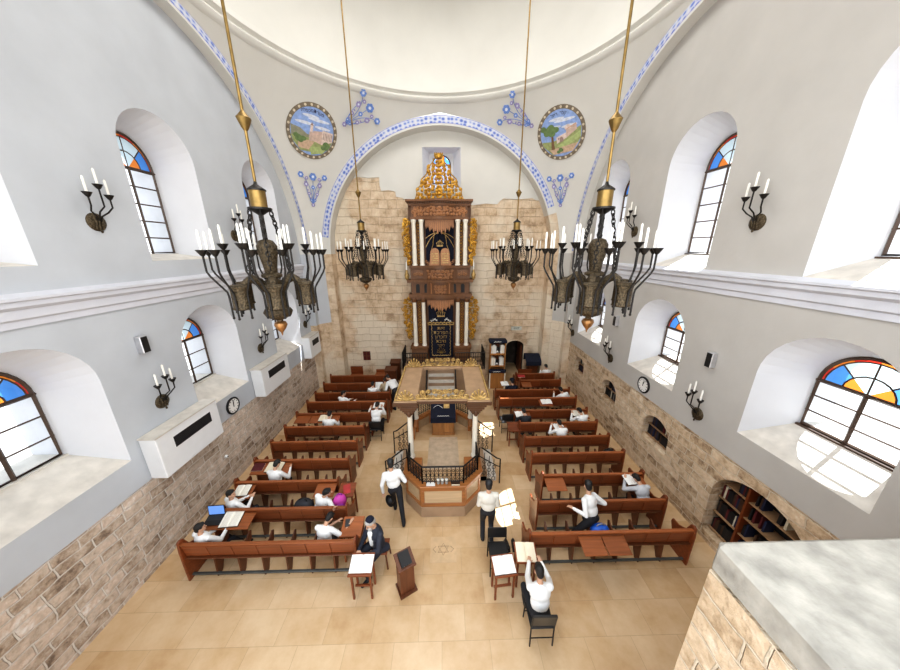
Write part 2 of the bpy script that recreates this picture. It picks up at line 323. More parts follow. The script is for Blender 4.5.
for side in ('left', 'right'):
    s = -1 if side == 'left' else 1
    mb = MB(); st = STONE_TOP[side]
    holes = [outline(w[0], w[1], w[2], w[3], w[4]) for w in WIN[side]]
    # plaster, with the window openings left out
    fill(mb, [(-1.5, st), (14.6, st), (14.6, 12.5), (-1.5, 12.5)], holes, lambda y, z: (s*XW, y, z), 0)
    nh = [outline(n[0], n[1], n[2], n[3], n[4], n[5]) for n in NICHE] if side == 'right' else []
    fill(mb, [(-1.5, 0), (14.6, 0), (14.6, st), (-1.5, st)], nh, lambda y, z: (s*(XW+.015), y, z), 1)
    mb.add([(s*XW, -1.5, st), (s*XW, 14.6, st), (s*(XW+.02), 14.6, st), (s*(XW+.02), -1.5, st)], [(0, 1, 2, 3)], 0)
    for w, h in zip(WIN[side], holes):
        g = outline(w[0], w[5], w[6], w[7], w[8])
        A = [(s*XW, y, z) for y, z in h]; B = [(s*XG, y, z) for y, z in g]; C = [(s*(XG+.56), y, z) for y, z in g]
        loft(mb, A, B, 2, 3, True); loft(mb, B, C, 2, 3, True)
    for n, h in zip(NICHE, nh):
        A = [(s*(XW+.015), y, z) for y, z in h]; B = [(s*(XW+.5), y, z) for y, z in h]
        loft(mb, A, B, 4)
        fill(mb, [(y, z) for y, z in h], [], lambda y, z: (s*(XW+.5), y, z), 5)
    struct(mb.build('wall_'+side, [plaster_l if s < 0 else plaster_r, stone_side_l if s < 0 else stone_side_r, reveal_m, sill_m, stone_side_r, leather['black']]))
    # windows
    for w in WIN[side]:
        win_no += 1
        c, gh, gs, gp, ga = w[0], w[5], w[6], w[7], w[8]
        root = bpy.data.objects.new('window_%d' % win_no, None); COL.objects.link(root); struct(root)
        root.location = (s*XG, c, gs)
        H = gp-gs; A = ga-gp
        P = lambda y, z: (0, y, z)
        fr = MB()
        o1 = [P(y, z) for y, z in outline(0, gh-.025, .025, H, H+A-.025)]
        fr.tube(o1, .032, 4, closed=True)
        fr.tube([P(0, 0), P(0, H)], .034, 4); fr.tube([P(-gh, H), P(gh, H)], .036, 4)
        nb = 5 if H > 1.6 else 3
        for i in range(1, nb): fr.tube([P(-gh, H*i/nb), P(gh, H*i/nb)], .016, 4)
        R = lambda q, a: P(gh*q*math.cos(a), H+A*q*math.sin(a))
        fr.tube([R(.48, PI*i/10) for i in range(11)], .014, 4); fr.tube([R(.86, PI*i/14) for i in range(15)], .012, 4)
        for i in range(1, 4): fr.tube([R(.0 if i == 2 else .48, PI*i/4), R(.86, PI*i/4)], .013, 4)
        fr.build('window_frame', frame_m, root)
        MB().add([P(-gh, 0), P(gh, 0), P(gh, H), P(-gh, H)], [(0, 1, 2, 3)]).build('glass_pane', clear, root)
        sg = MB()
        def sector(q0, q1, a0, a1, mi, n=6):
            vs = [R(q0, a0+(a1-a0)*i/n) for i in range(n+1)]+[R(q1, a0+(a1-a0)*i/n) for i in range(n+1)]
            sg.add(vs, [(i, i+1, n+2+i, n+1+i) for i in range(n)], mi)
        for i, mi in enumerate((1, 0, 0, 1)): sector(.48, .86, PI*i/4, PI*(i+1)/4, mi)
        for i, mi in enumerate((3, 0, 0, 3)): sector(.0, .48, PI*i/4, PI*(i+1)/4, mi)
        for i, mi in enumerate((2, 3, 2, 3, 2, 2)): sector(.86, 1.0, PI*i/6, PI*(i+1)/6, mi)
        sg.build('stained_glass', [pale_g, blue_g, red_g, orange_g], root)
        sl = MB(); sl.box((-s*.02-.05, -gh-.02, -.05), (-s*.02+.05, gh+.02, .0)); sl.build('window_ledge', frame_m if s > 0 else sill_m, root)

# floor
mb = MB(); mb.add([(-7, -2, 0), (7, -2, 0), (7, 16.4, 0), (-7, 16.4, 0)], [(0, 1, 2, 3)]); struct(mb.build('floor', floor_m))

# ceiling: four pendentives on one sphere, a moulded ring and the dome above them
mb = MB(); NZ = 26; NT = 14
for sx in (-1, 1):
    for sy in (-1, 1):
        vs = []; fs = []
        for i in range(NZ+1):
            z = 6.5+(12.30-6.5)*i/NZ; rs = math.sqrt(SP_R**2-(z-6.5)**2)
            xb = math.sqrt(max(rs*rs-HB*HB, 0)); yb = math.sqrt(max(rs*rs-HS*HS, 0))
            t1 = math.atan2(min(HB, rs), xb); t2 = math.atan2(yb, min(HS, rs))
            for k in range(NT+1):
                t = t1+(t2-t1)*k/NT; vs.append((sx*rs*math.cos(t), 7.7+sy*rs*math.sin(t), z))
        for i in range(NZ):
            for k in range(NT): a = i*(NT+1)+k; fs.append((a, a+1, a+NT+2, a+NT+1))
        mb.add(vs, fs, 0, True)
prof = [(5.96, 12.28), (5.84, 12.32), (5.78, 12.42), (5.84, 12.5), (5.72, 12.56), (5.72, 12.7), (5.9, 12.78), (5.9, 13.3)]
prof += [(5.9*math.cos(a), 13.3+5.9*math.sin(a)) for a in [PI/2*i/12 for i in range(1, 13)]]
vs = []; fs = []; SG = 64
for r, z in prof:
    for k in range(SG): vs.append((r*math.cos(2*PI*k/SG), 7.7+r*math.sin(2*PI*k/SG), z))
for i in range(len(prof)-1):
    for k in range(SG): fs.append((i*SG+k, i*SG+(k+1) % SG, (i+1)*SG+(k+1) % SG, (i+1)*SG+k))
mb.add(vs, fs, 0, True)
struct(mb.build('ceiling', plaster_c))

# painted bands and arch rings
trim_no = 0
def trim(mb, mats, **kw):
    global trim_no; trim_no += 1
    return struct(mb.build('trim_%d' % trim_no, mats, **kw))
def arch_ring(fn, r0, r1, soff0, soff1, a0, a1, n=48, stone_to=0, stone_m=None, mats=None):
    """face ring from r0 to r1 at depth soff0 and soffit at r0 back to soff1; fn(r, angle, depth) -> point"""
    mb = MB()
    for i in range(n):
        b0 = a0+(a1-a0)*i/n; b1 = a0+(a1-a0)*(i+1)/n; mi = 1 if b1 < stone_to else 0
        mb.add([fn(r0, b0, soff0), fn(r0, b1, soff0), fn(r1, b1, soff0), fn(r1, b0, soff0)], [(0, 1, 2, 3)], mi, True)
        mb.add([fn(r0, b0, soff0), fn(r0, b1, soff0), fn(r0, b1, soff1), fn(r0, b0, soff1)], [(0, 1, 2, 3)], mi, True)
    return trim(mb, mats)
def band(fn, r0, r1, d, a0, a1, n=60):
    mb = MB()
    for i in range(n):
        b0 = a0+(a1-a0)*i/n; b1 = a0+(a1-a0)*(i+1)/n
        mb.add([fn(r0, b0, d), fn(r0, b1, d), fn(r1, b1, d), fn(r1, b0, d)], [(0, 1, 2, 3)], 0, True)
    o = trim(mb, [band_m]); uv = o.data.uv_layers.new(name='UVMap'); rm = (r0+r1)/2
    for p in o.data.polygons:
        i = p.index; ua = rm*(a1-a0)*i/n; ub = rm*(a1-a0)*(i+1)/n
        # recalc_face_normals may have flipped the winding: place by radius and angle
        for li in p.loop_indices:
            vi = o.data.loops[li].vertex_index; k = vi-4*i
            uv.data[li].uv = ((ua, 0), (ub, 0), (ub, 1), (ua, 1))[k]
    return o
back_fn = lambda r, a, d: (r*math.cos(a), d, 6.5+r*math.sin(a))
arch_ring(back_fn, 5.15, 5.54, 13.9, 14.5, 0, PI, stone_to=math.radians(22), mats=[plaster_c, stone_back])
band(back_fn, 5.22, 5.50, 13.893, math.radians(22), math.radians(172))
for s in (-1, 1):
    f = lambda r, a, d: (s*d, 7.7+r*math.cos(a), 6.5+r*math.sin(a))
    arch_ring(f, 5.5, 5.80, HS, XW, 0, PI, mats=[plaster_c, plaster_c])
    band(f, 5.56, 5.77, HS-.007, math.radians(1), math.radians(179))
    # cornice on the side wall
    z0 = 5.60 if s < 0 else 5.72
    pr = [(0, 0), (.03, 0), (.03, .10), (.06, .13), (.06, .26), (.11, .31), (.11, .38), (.14, .40), (.14, .44), (0, .50)]
    mb = MB(); mb.prism([(s*(XW-p[0]), z0+p[1]) for p in pr], -1.5, 13.2, 'xz'); trim(mb, [moulding_m])
    # corner piers, stone below and plaster above, their inner jambs stone all the way up
    for sy in (1, -1):
        yy = lambda y: 7.7+sy*(y-7.7)
        poly = [(5.15, 14.5), (5.15, 13.9), (5.52, 13.9), (5.95, 13.49), (5.95, 13.2), (6.26, 13.2)]
        mb = MB()
        for (a, b) in zip(poly[:-1], poly[1:]):
            jamb = a[0] < 5.2
            for z0_, z1_, mi in ((0, 3.25, 0), (3.25, 6.5, 0 if jamb else 1)):
                mb.add([(s*a[0], yy(a[1]), z0_), (s*b[0], yy(b[1]), z0_), (s*b[0], yy(b[1]), z1_), (s*a[0], yy(a[1]), z1_)], [(0, 1, 2, 3)], mi)
        trim(mb, [stone_back if sy > 0 else stone_side_l, plaster_l if s < 0 else plaster_r])

# back wall in its arched recess: stone with the upper part still plastered, a doorway and a window behind the ark
YB = 14.5
mb = MB()
arc = lambda a0, a1, n, r=5.17: [(r*math.cos(a0+(a1-a0)*i/n), 6.5+r*math.sin(a0+(a1-a0)*i/n)) for i in range(n+1)]
door = [(3.42, 0), (3.42, 1.70)]+[(3.885+.465*math.cos(PI-PI*i/10), 1.70+.28*math.sin(PI*i/10)) for i in range(1, 10)]+[(4.35, 1.70), (4.35, 0)]
nich = [(-.82, 9.35), (.90, 9.35), (.90, 11.02), (-.82, 11.02)]
outer = [(-5.17, 0), (3.42, 0)]+door[1:-1]+[(4.35, 0), (5.17, 0)]+arc(0, PI, 40)
fill(mb, outer, [nich], lambda x, z: (x, YB, z), 0)
jag = [(-4.02, 9.74), (-3.90, 9.80), (-3.76, 9.84), (-3.3, 9.80), (-2.79, 9.83), (-2.80, 9.5), (-2.74, 9.27), (-2.4, 9.30), (-2.10, 9.24), (-2.08, 9.03), (-1.8, 8.98), (-1.6, 8.88), (-1.2, 8.9), (0, 8.8), (1.3, 8.7), (1.49, 8.66), (2.1, 8.73), (2.62, 8.70), (2.75, 8.85), (2.9, 8.95), (3.5, 8.91), (4.26, 8.96), (4.45, 8.86)]
a0 = math.asin((8.86-6.5)/5.16); a1 = PI-math.asin((9.74-6.5)/5.16)
pl = jag+arc(a0, a1, 30, 5.16)
fill(mb, pl, [nich], lambda x, z: (x, YB-.03, z), 1)
for p, q in zip(jag[:-1], jag[1:]): mb.add([(p[0], YB-.03, p[1]), (q[0], YB-.03, q[1]), (q[0], YB, q[1]), (p[0], YB, p[1])], [(0, 1, 2, 3)], 1)
wi = [(-.52, 9.6), (.58, 9.6), (.58, 10.95), (-.52, 10.95)]
loft(mb, [(x, YB-.03, z) for x, z in nich], [(x, YB+.6, z) for x, z in wi], 2)
hole = [(.03+.42*math.cos(PI*i/12), 10.45+.42*math.sin(PI*i/12)) for i in range(13)]+[(-.39, 9.7), (.45, 9.7)]
fill(mb, wi, [hole], lambda x, z: (x, YB+.6, z), 2)
# passage beyond the doorway
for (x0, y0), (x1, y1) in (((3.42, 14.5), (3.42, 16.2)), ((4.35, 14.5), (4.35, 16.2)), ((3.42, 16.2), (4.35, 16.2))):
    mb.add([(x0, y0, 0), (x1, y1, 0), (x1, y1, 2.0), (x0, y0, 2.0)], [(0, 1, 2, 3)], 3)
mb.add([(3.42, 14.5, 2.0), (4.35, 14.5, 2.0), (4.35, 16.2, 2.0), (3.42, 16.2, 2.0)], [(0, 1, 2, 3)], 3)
struct(mb.build('wall_back', [stone_back, plaster_c, reveal_m, passage_m]))
win_no += 1
root = bpy.data.objects.new('window_%d' % win_no, None); COL.objects.link(root); struct(root); root.location = (.03, YB+.6, 9.7)
mb = MB(); mb.tube([(.42*math.cos(PI*i/12), 0, .75+.42*math.sin(PI*i/12)) for i in range(13)]+[(-.42, 0, 0), (.42, 0, 0)], .03, 4, closed=True)
for x in (-.14, .14): mb.tube([(x, 0, 0), (x, 0, 1.1)], .012, 4)
mb.tube([(-.42, 0, .75), (.42, 0, .75)], .014, 4); mb.build('window_frame', frame_m, root)
mb = MB()
for i, (x0, x1) in enumerate(((-.42, -.14), (-.14, .14), (.14, .42))):
    mb.add([(x0, 0, 0), (x1, 0, 0), (x1, 0, .75), (x0, 0, .75)], [(0, 1, 2, 3)], 0)
    mb.add([(x0, 0, .75), (x1, 0, .75), (x1*.95, 0, .75+math.sqrt(max(.42**2-(x1*.95)**2, 0))), (x0*.95, 0, .75+math.sqrt(max(.42**2-(x0*.95)**2, 0)))], [(0, 1, 2, 3)], (1, 2, 1)[i])
mb.build('stained_glass', [glass_mat('dusk_glass', (.35, .42, .62)), blue_g, orange_g], root)
# dark wooden door leaf standing open inside the passage, and the grille behind it
root = bpy.data.objects.new('door_1', None); COL.objects.link(root); struct(root); root.location = (4.32, 14.62, 0)
mb = MB(); mb.box((-.05, 0, 0.02), (0, .85, 1.68)); 
for z in (.2, .95): mb.box((-.07, .12, z), (-.05, .73, z+.6))
mb.build('door_leaf', pew_dark, root)
mb = MB(); mb.ell((-.10, .75, .95), (.03, .03, .03)); mb.build('door_handle', brass, root)
# ================================================================== WALL FITTINGS
# paintings on the pendentives: flat discs laid against the sphere, built from flat shapes
paint = {k: plain('paint_'+k, c, .85, var=.18, scale=9) for k, c in dict(sky=(.30, .42, .72), cloud=(.66, .70, .80), hill=(.30, .30, .22), field=(.34, .38, .17), lawn=(.42, .50, .22), path=(.58, .42, .30),
         wall=(.70, .58, .52), wall2=(.60, .45, .38), roof=(.62, .40, .30), shade=(.36, .25, .22), leaf=(.16, .24, .10), trunk=(.22, .13, .07), ink=(.05, .05, .12), rim=(.22, .18, .13), bead=(.66, .58, .44), blue=(.16, .27, .62), violet=(.34, .30, .52)).items()}
def on_sphere(x, z, sy=1):
    """frame on the pendentive at (x, z): origin and axes right / up / out of the wall"""
    r2 = SP_R**2-(z-6.5)**2-x*x; p = V((x, 7.7+sy*math.sqrt(r2), z)); n = (SP_C-p).normalized()
    up = V((0, 0, 1))-n*n.z; up.normalize(); rt = up.cross(n); rt.normalize()
    return Matrix((( rt.x, up.x, n.x, p.x), (rt.y, up.y, n.y, p.y), (rt.z, up.z, n.z, p.z), (0, 0, 0, 1)))
def flat(mb, pts, h, mi=0):
    if len(pts) <= 4: mb.add([(p[0], p[1], h) for p in pts], [tuple(range(len(pts)))], mi)
    else: fill(mb, pts, [], lambda x, y: (x, y, h), mi)
def circ(cx, cy, rx, ry=None, n=20, a0=0, a1=2*PI): return [(cx+rx*math.cos(a0+(a1-a0)*i/n), cy+(ry or rx)*math.sin(a0+(a1-a0)*i/n)) for i in range(n+(0 if a1-a0 > 6.2 else 1))]
def chord(y, R=.80): return math.sqrt(max(R*R-y*y, 0))
def clip(pts, R=.80):
    """pull points that stray outside the round picture back to its edge"""
    return [(p if math.hypot(*p) <= R else (p[0]*R/math.hypot(*p), p[1]*R/math.hypot(*p))) for p in pts]
def hebrew(text, size, parent, M, mat, name='painted_lettering', ext=.003):
    cu = bpy.data.curves.new(name, 'FONT'); cu.body = text[::-1]; cu.size = size; cu.align_x = 'CENTER'; cu.align_y = 'CENTER'; cu.extrude = ext; cu.resolution_u = 2
    o = bpy.data.objects.new(name, cu); COL.objects.link(o); bpy.context.view_layer.update()
    me = bpy.data.meshes.new_from_object(o.evaluated_get(bpy.context.evaluated_depsgraph_get())); bpy.data.objects.remove(o)
    me.materials.clear(); me.materials.append(mat)
    o = bpy.data.objects.new(name, me); COL.objects.link(o); o.parent = parent; o.matrix_local = M; return o
def medallion(x, z, left):
    M = on_sphere(x, z)
    lab = 'round mural of a walled building with a tower under blue sky, upper left' if left else 'round mural of a domed building beside a leafy tree, upper right'
    root = thing('painted_medallion', lab, 'mural', group='round murals on the pendentives'); root.matrix_world = M @ Matrix.Translation((0, 0, .066)) @ Matrix.Rotation(.0, 4, 'Z')
    mb = MB(); n = 48
    for i in range(n):
        a, b = 2*PI*i/n, 2*PI*(i+1)/n
        mb.add([(r*math.cos(t), r*math.sin(t), h) for r, t, h in ((.80, a, .012), (.80, b, .012), (.93, b, .012), (.93, a, .012))], [(0, 1, 2, 3)], 0)
        mb.add([(r*math.cos(t), r*math.sin(t), h) for r, t, h in ((.93, a, .012), (.93, b, .012), (.93, b, -.004), (.93, a, -.004))], [(0, 1, 2, 3)], 0)
        if i % 2: flat(mb, circ(.865*math.cos(a), .865*math.sin(a), .045, .045, 8), .016, 1)
    mb.build('rim', [paint['rim'], paint['bead']], root)
    mb = MB(); flat(mb, circ(0, 0, .80, None, 40), 0)
    for cx, cy, w in ((-.3, .25, .35), (.2, .42, .4), (.35, .2, .3), (-.1, .5, .3)): flat(mb, clip(circ(cx, cy, w, .05, 16), .79), .003, 1)
    mb.build('sky', [paint['sky'], paint['cloud']], root)
    mb = MB()
    if left:
        flat(mb, clip([(-.8, .1), (-.45, .05), (-.2, -.1), (0, -.12), (0, -.3), (-.8, -.3)], .795), .006, 0)
        flat(mb, clip([(-.76, -.22), (.78, -.18), (.68, -.42), (.4, -.69), (-.4, -.69), (-.68, -.42)], .795), .007, 1)
        flat(mb, clip([(-.5, -.3), (.1, -.3), (-.1, -.62), (-.5, -.6)], .795), .008, 3); flat(mb, clip([(-.05, -.5), (.6, -.42), (.45, -.65), (0, -.78)], .795), .009, 2)
    else:
        flat(mb, clip([(-.8, -.18), (-.3, -.22), (.3, -.05), (.79, .12), (.75, -.3), (.4, -.69), (-.4, -.69), (-.72, -.35)], .795), .006, 1)
        flat(mb, clip([(-.2, -.42), (.74, -.05), (.74, -.25), (.1, -.5)], .795), .007, 2); flat(mb, clip([(-.5, -.5), (.65, -.42), (.4, -.69), (-.35, -.70)], .795), .008, 3)
    mb.build('landscape', [paint['hill'], paint['field'], paint['lawn'], paint['path']], root)
    mb = MB()
    if left:
        flat(mb, [(.02, -.28), (.35, -.36), (.35, .1), (.02, .05)], .010, 1); flat(mb, [(.35, -.36), (.76, -.2), (.76, .12), (.35, .14)], .011, 0)
        for i in range(6): x0 = .40+i*.06; flat(mb, [(x0, -.18), (x0+.022, -.17), (x0+.022, .07), (x0, .07)], .013, 2)
        flat(mb, [(-.12, -.3), (.02, -.3), (.02, .0), (-.12, .0)], .012, 1); flat(mb, [(-.10, .0), (-.0, .0), (-.0, .22), (-.10, .22)], .012, 0); flat(mb, [(-.11, .22), (.01, .22), (-.05, .32)], .012, 2)
    else:
        flat(mb, [(-.18, -.32), (.22, -.18), (.22, .0), (-.18, -.1)], .010, 0); flat(mb, [(.22, -.18), (.62, .02), (.62, .2), (.22, .08)], .011, 1)
        flat(mb, circ(.30, .1, .13, .15, 10, 0, PI), .012, 0); flat(mb, circ(.02, -.22, .07, .12, 8, 0, PI)+[(-.05, -.3), (.09, -.26)], .013, 2); flat(mb, [(.22, .08), (.62, .2), (.6, .24), (.24, .12)], .013, 3)
        flat(mb, [(-.12, -.2), (-.06, -.18), (-.06, -.12), (-.12, -.14)], .014, 2)
    mb.build('building', [paint['wall'], paint['wall2'], paint['shade'], paint['roof']], root)
    mb = MB(); rr = random.Random(3)
    if left:
        for cx, cy in ((-.45, -.28), (.5, -.38)):
            for i in range(7): flat(mb, clip(circ(cx+rr.uniform(-.14, .14), cy+rr.uniform(-.08, .1), .10, .08, 9), .795), .015+.0004*i, 0)
    else:
        flat(mb, [(-.42, -.5), (-.28, -.5), (-.3, .05), (-.36, .05)], .015, 1)
        for i in range(12): flat(mb, clip(circ(-.38+rr.uniform(-.28, .22), .16+rr.uniform(-.12, .16), .13, .10, 9), .795), .016+.0004*i, 0)
        for i in range(4): flat(mb, clip(circ(-.1+rr.uniform(-.1, .1), -.58+rr.uniform(-.04, .05), .08, .06, 8), .795), .016+.0004*i, 0)
    mb.build('tree', [paint['leaf'], paint['trunk']], root)
    words = ['מערת', 'המכפלה'] if left else ['קבר', 'רחל']
    for wd, px in zip(words, (.17, -.2) if left else (.17, -.17)):
        hebrew(wd, .15, root, Matrix.Translation((px, .65, .008)) @ Matrix.Rotation(-px*.9, 4, 'Z'), paint['ink'])
medallion(-4.86, 11.0, True); medallion(4.72, 11.02, False)

def flower(x, z, h, rot, lab):
    M = on_sphere(x, z)
    root = thing('painted_flower_ornament', lab, 'painted ornament', group='blue flower ornaments painted on the pendentives'); root.matrix_world = M @ Matrix.Translation((0, 0, .04 if h < 1.3 else .085)) @ Matrix.Rotation(rot, 4, 'Z')
    rr = random.Random(5); st = MB(); pe = MB()
    def stem(p, q, c): st.tube([V((p[0], p[1], 0))*(1-t)**2+V((c[0], c[1], 0))*2*t*(1-t)+V((q[0], q[1], 0))*t*t for t in [i/6 for i in range(7)]], .010, 4)
    def rose(cx, cy, r, mi):
        for i in range(6): a = i*PI/3; flat(pe, circ(cx+r*.6*math.cos(a), cy+r*.6*math.sin(a), r*.5, r*.5, 7), .012+.0005*i, mi)
        flat(pe, circ(cx, cy, r*.4, None, 7), .018, 2)
    for sx in (-1, 1):
        stem((0, -h*.5), (sx*h*.36, h*.42), (sx*h*.02, h*.2)); stem((0, -h*.45), (sx*h*.22, h*.15), (sx*h*.2, -h*.1)); stem((0, -.4*h), (sx*h*.13, -h*.12), (sx*.12*h, -h*.25))
        rose(sx*h*.38, h*.44, h*.085, 0); rose(sx*h*.22, h*.18, h*.07, 1); rose(sx*h*.13, -h*.1, h*.055, 1); rose(sx*h*.2, h*.36, h*.05, 1); rose(sx*.06*h, -h*.3, h*.045, 0)
        for k in range(5): t = k/5; flat(pe, circ(sx*h*(.08+.2*t), h*(-.25+.6*t)+.02, h*.04, h*.02, 6), .010, 1)
    stem((0, -h*.5), (0, h*.4), (.02, 0)); rose(0, h*.42, h*.11, 0); rose(0, h*.1, h*.06, 0); rose(0, -h*.45, h*.06, 1)
    st.add(pe.v, pe.f, 0); st.mi[-len(pe.f):] = pe.mi; st.build('painted_spray', [paint['blue'], paint['violet'], paint['cloud']], root)
flower(-5.42, 9.1, 1.25, 0, 'blue painted flower spray below the left round mural')
flower(5.22, 9.1, 1.25, 0, 'blue painted flower spray below the right round mural')
flower(-3.25, 11.75, 1.35, -.9, 'blue painted flower spray to the right of the left round mural, above the arch')
flower(3.15, 11.75, 1.35, .9, 'blue painted flower spray to the left of the right round mural, above the arch')

# ---- wall sconces: a round plate and three branches with candles
def make_sconce():
    root = thing('wall_sconce', '', 'wall lamp')
    mb = MB(); mb.lathe([(.0, .05), (.06, .05), (.1, .035), (.15, .02), (.16, 0), (.16, -.01)], M=Matrix.Rotation(PI/2, 4, 'Y'), seg=20)
    for a in (-.05, .0, .05): mb.tube([(.04, a, -.13), (.065, a, 0), (.05, a, .1)], .014, 6)
    mb.ell((.055, 0, -.16), (.02, .02, .03)); mb.build('back_plate', bronze, root)
    for k, (dy, h) in enumerate(((-.17, .40), (.0, .55), (.17, .40))):
        y0 = dy*.25; x1 = .20 if dy else .24
        br = MB(); br.tube([(.05, y0, .0), (.1, y0, .10), (.13, y0+dy*.55, .17), (x1, dy, .26), (x1, dy, h)], .013, 7)
        br.lathe([(.012, 0), (.03, .015), (.065, .075), (.07, .085), (.02, .08)], c=(x1, dy, h-.01), seg=12); b = br.build('branch', iron, root)
        cd = MB(); cd.lathe([(.019, 0), (.019, .24), (.006, .262)], c=(x1, dy, h+.07), seg=10); cd.build('candle', candle, b)
    return root
SC = make_sconce()
spec = [(-1, 5.83, 3.46, 'three-candle wall sconce above the nearest white air conditioner on the left wall'),
        (-1, 9.42, 3.46, 'three-candle wall sconce above the middle white air conditioner on the left wall'),
        (-1, 12.7, 3.46, 'three-candle wall sconce above the farthest white air conditioner on the left wall'),
        (-1, 9.3, 7.12, 'three-candle wall sconce high on the left wall between two tall upper windows'),
        (-1, 5.72, 7.2, 'three-candle wall sconce high on the left wall at the left edge of the photo'),
        (1, 5.98, 2.83, 'three-candle wall sconce on the lower right wall between the two nearest lower windows'),
        (1, 9.76, 2.80, 'three-candle wall sconce on the lower right wall just beyond the clock'),
        (1, 13.0, 2.84, 'three-candle wall sconce at the far end of the lower right wall'),
        (1, 5.86, 7.18, 'three-candle wall sconce high on the right wall beside the nearest tall window'),
        (1, 9.62, 7.22, 'three-candle wall sconce high on the right wall behind the near right chandelier')]
for i, (s, y, z, lab) in enumerate(spec):
    loc = (s*XW, y, z); rz = 0 if s < 0 else PI
    if i == 0: SC.location = loc; SC['label'] = lab; SC['group'] = 'three-candle wall sconces'
    else: dup(SC, loc, rz, lab, 'three-candle wall sconces')

# ---- small speakers
def speaker(s, y, z, lab):
    root = thing('wall_speaker', lab, 'speaker', (s*XW, y, z), 0 if s < 0 else PI, 'small wall speakers')
    MB().box((0, -.075, -.18), (.13, .075, .18)).build('cabinet', silver, root, bevel=.012)
    MB().box((.13, -.065, -.165), (.142, .065, .165)).build('grille', black, root, bevel=.004)
speaker(-1, 5.75, 4.83, 'small black-fronted silver speaker high on the left wall')
speaker(1, 5.95, 4.25, 'small black-fronted silver speaker on the right wall, the nearer of two')
speaker(1, 9.7, 4.24, 'small black-fronted silver speaker on the right wall beyond the clock')

# ---- clocks
def clock(s, y, z, lab, hh, mm_):
    root = thing('wall_clock', lab, 'clock', (s*XW, y, z), 0 if s < 0 else PI)
    T = Matrix.Rotation(PI/2, 4, 'Y')
    MB().lathe([(.0, .0), (.25, 0), (.26, .03), (.235, .05), (.215, .05), (.21, .035)], M=T, seg=32).build('clock_case', leather['black'], root)
    MB().lathe([(0, .036), (.212, .036), (.212, .03), (0, .03)], M=T, seg=32).build('clock_face', white_p, root)
    mb = MB()
    for i in range(12):
        a = i*PI/6; L = .05 if i % 3 == 0 else .032
        mb.tube([(.04, (.19)*math.sin(a), .19*math.cos(a)), (.04, (.19-L)*math.sin(a), (.19-L)*math.cos(a))], .008, 4)
    mb.build('hour_marks', black, root)
    for nm, a, L, w in (('hour_hand', (hh % 12+mm_/60)*PI/6, .11, .011), ('minute_hand', mm_*PI/30, .17, .007)):
        MB().tube([(.044, -.03*math.sin(a), -.03*math.cos(a)), (.044, L*math.sin(a), L*math.cos(a))], w, 4).build(nm, black, root)
clock(-1, 7.67, 2.26, 'round black-rimmed clock below the left wall window sill', 12, 2)
clock(1, 7.87, 2.66, 'round black-rimmed clock below the right wall window sill', 12, 3)

# ---- air conditioners
def aircon(y0, y1, lab):
    root = thing('wall_mounted_air_conditioner', lab, 'air conditioner', (-XW+.012, (y0+y1)/2, 1.99), 0, 'white air conditioners on the left wall')
    h = (y1-y0)/2
    MB().box((.0, -h, 0), (.35, h, .97)).build('casing', white_ac, root, bevel=.015)
    MB().box((.0, -h-.01, .97), (.37, h+.01, 1.0)).build('top_cover', sill_m, root)
    mb = MB(); w = min(.52, h*.62); mb.box((.345, -w+.05, .52), (.353, w+.05, .78), 1)
    for i in range(7): z = .535+i*.036; mb.box((.352, -w+.06, z), (.362, w+.04, z+.012), 0)
    mb.build('grille', [grille_m, black], root)
aircon(5.12, 6.76, 'white boxed air conditioner with dark grille, nearest on the left wall')
aircon(8.66, 10.29, 'white boxed air conditioner with dark grille, middle one of the left wall')
aircon(12.14, 13.18, 'short white boxed air conditioner with dark grille in the far left corner')

# ---- small wall things
root = thing('wall_sensor', 'tiny white round sensor on the left stone wall', 'sensor', (-XW, 7.0, 1.0))
MB().lathe([(0, .07), (.03, .06), (.05, .02), (.05, 0)], M=Matrix.Rotation(PI/2, 4, 'Y'), seg=12).build('housing', white_ac, root); MB().ell((.065, 0, 0), (.015, .02, .02)).build('lens', black, root)
root = thing('wall_plaque', 'dark red square plaque on the stone wall left of the ark', 'plaque', (-4.10, 14.48, 1.22))
MB().box((-.19, -.02, -.25), (.19, .02, .25)).build('frame', pew_dark, root)
mb = MB()
for x in (-.09, .09):
    for z in (-.12, .12): mb.box((x-.065, -.03, z-.095), (x+.065, -.02, z+.095))
mb.build('panel', leather['wine'], root)
root = thing('exit_sign', 'small pale exit sign on the stone wall above the doorway', 'sign', (3.90, 14.48, 2.68))
MB().box((-.27, -.03, -.10), (.27, .02, .10)).build('sign_body', plain('sign_grey', (.55, .55, .49), .5), root)
cu_m = plain('sign_dark_green', (.03, .10, .06), .5)
def latin(text, size, parent, M, mat, name='sign_lettering'): return hebrew(text[::-1], size, parent, M, mat, name, .002)
latin('EXIT', .15, root, Matrix.Translation((.0, -.034, 0)) @ Matrix.Rotation(PI/2, 4, 'X'), cu_m)
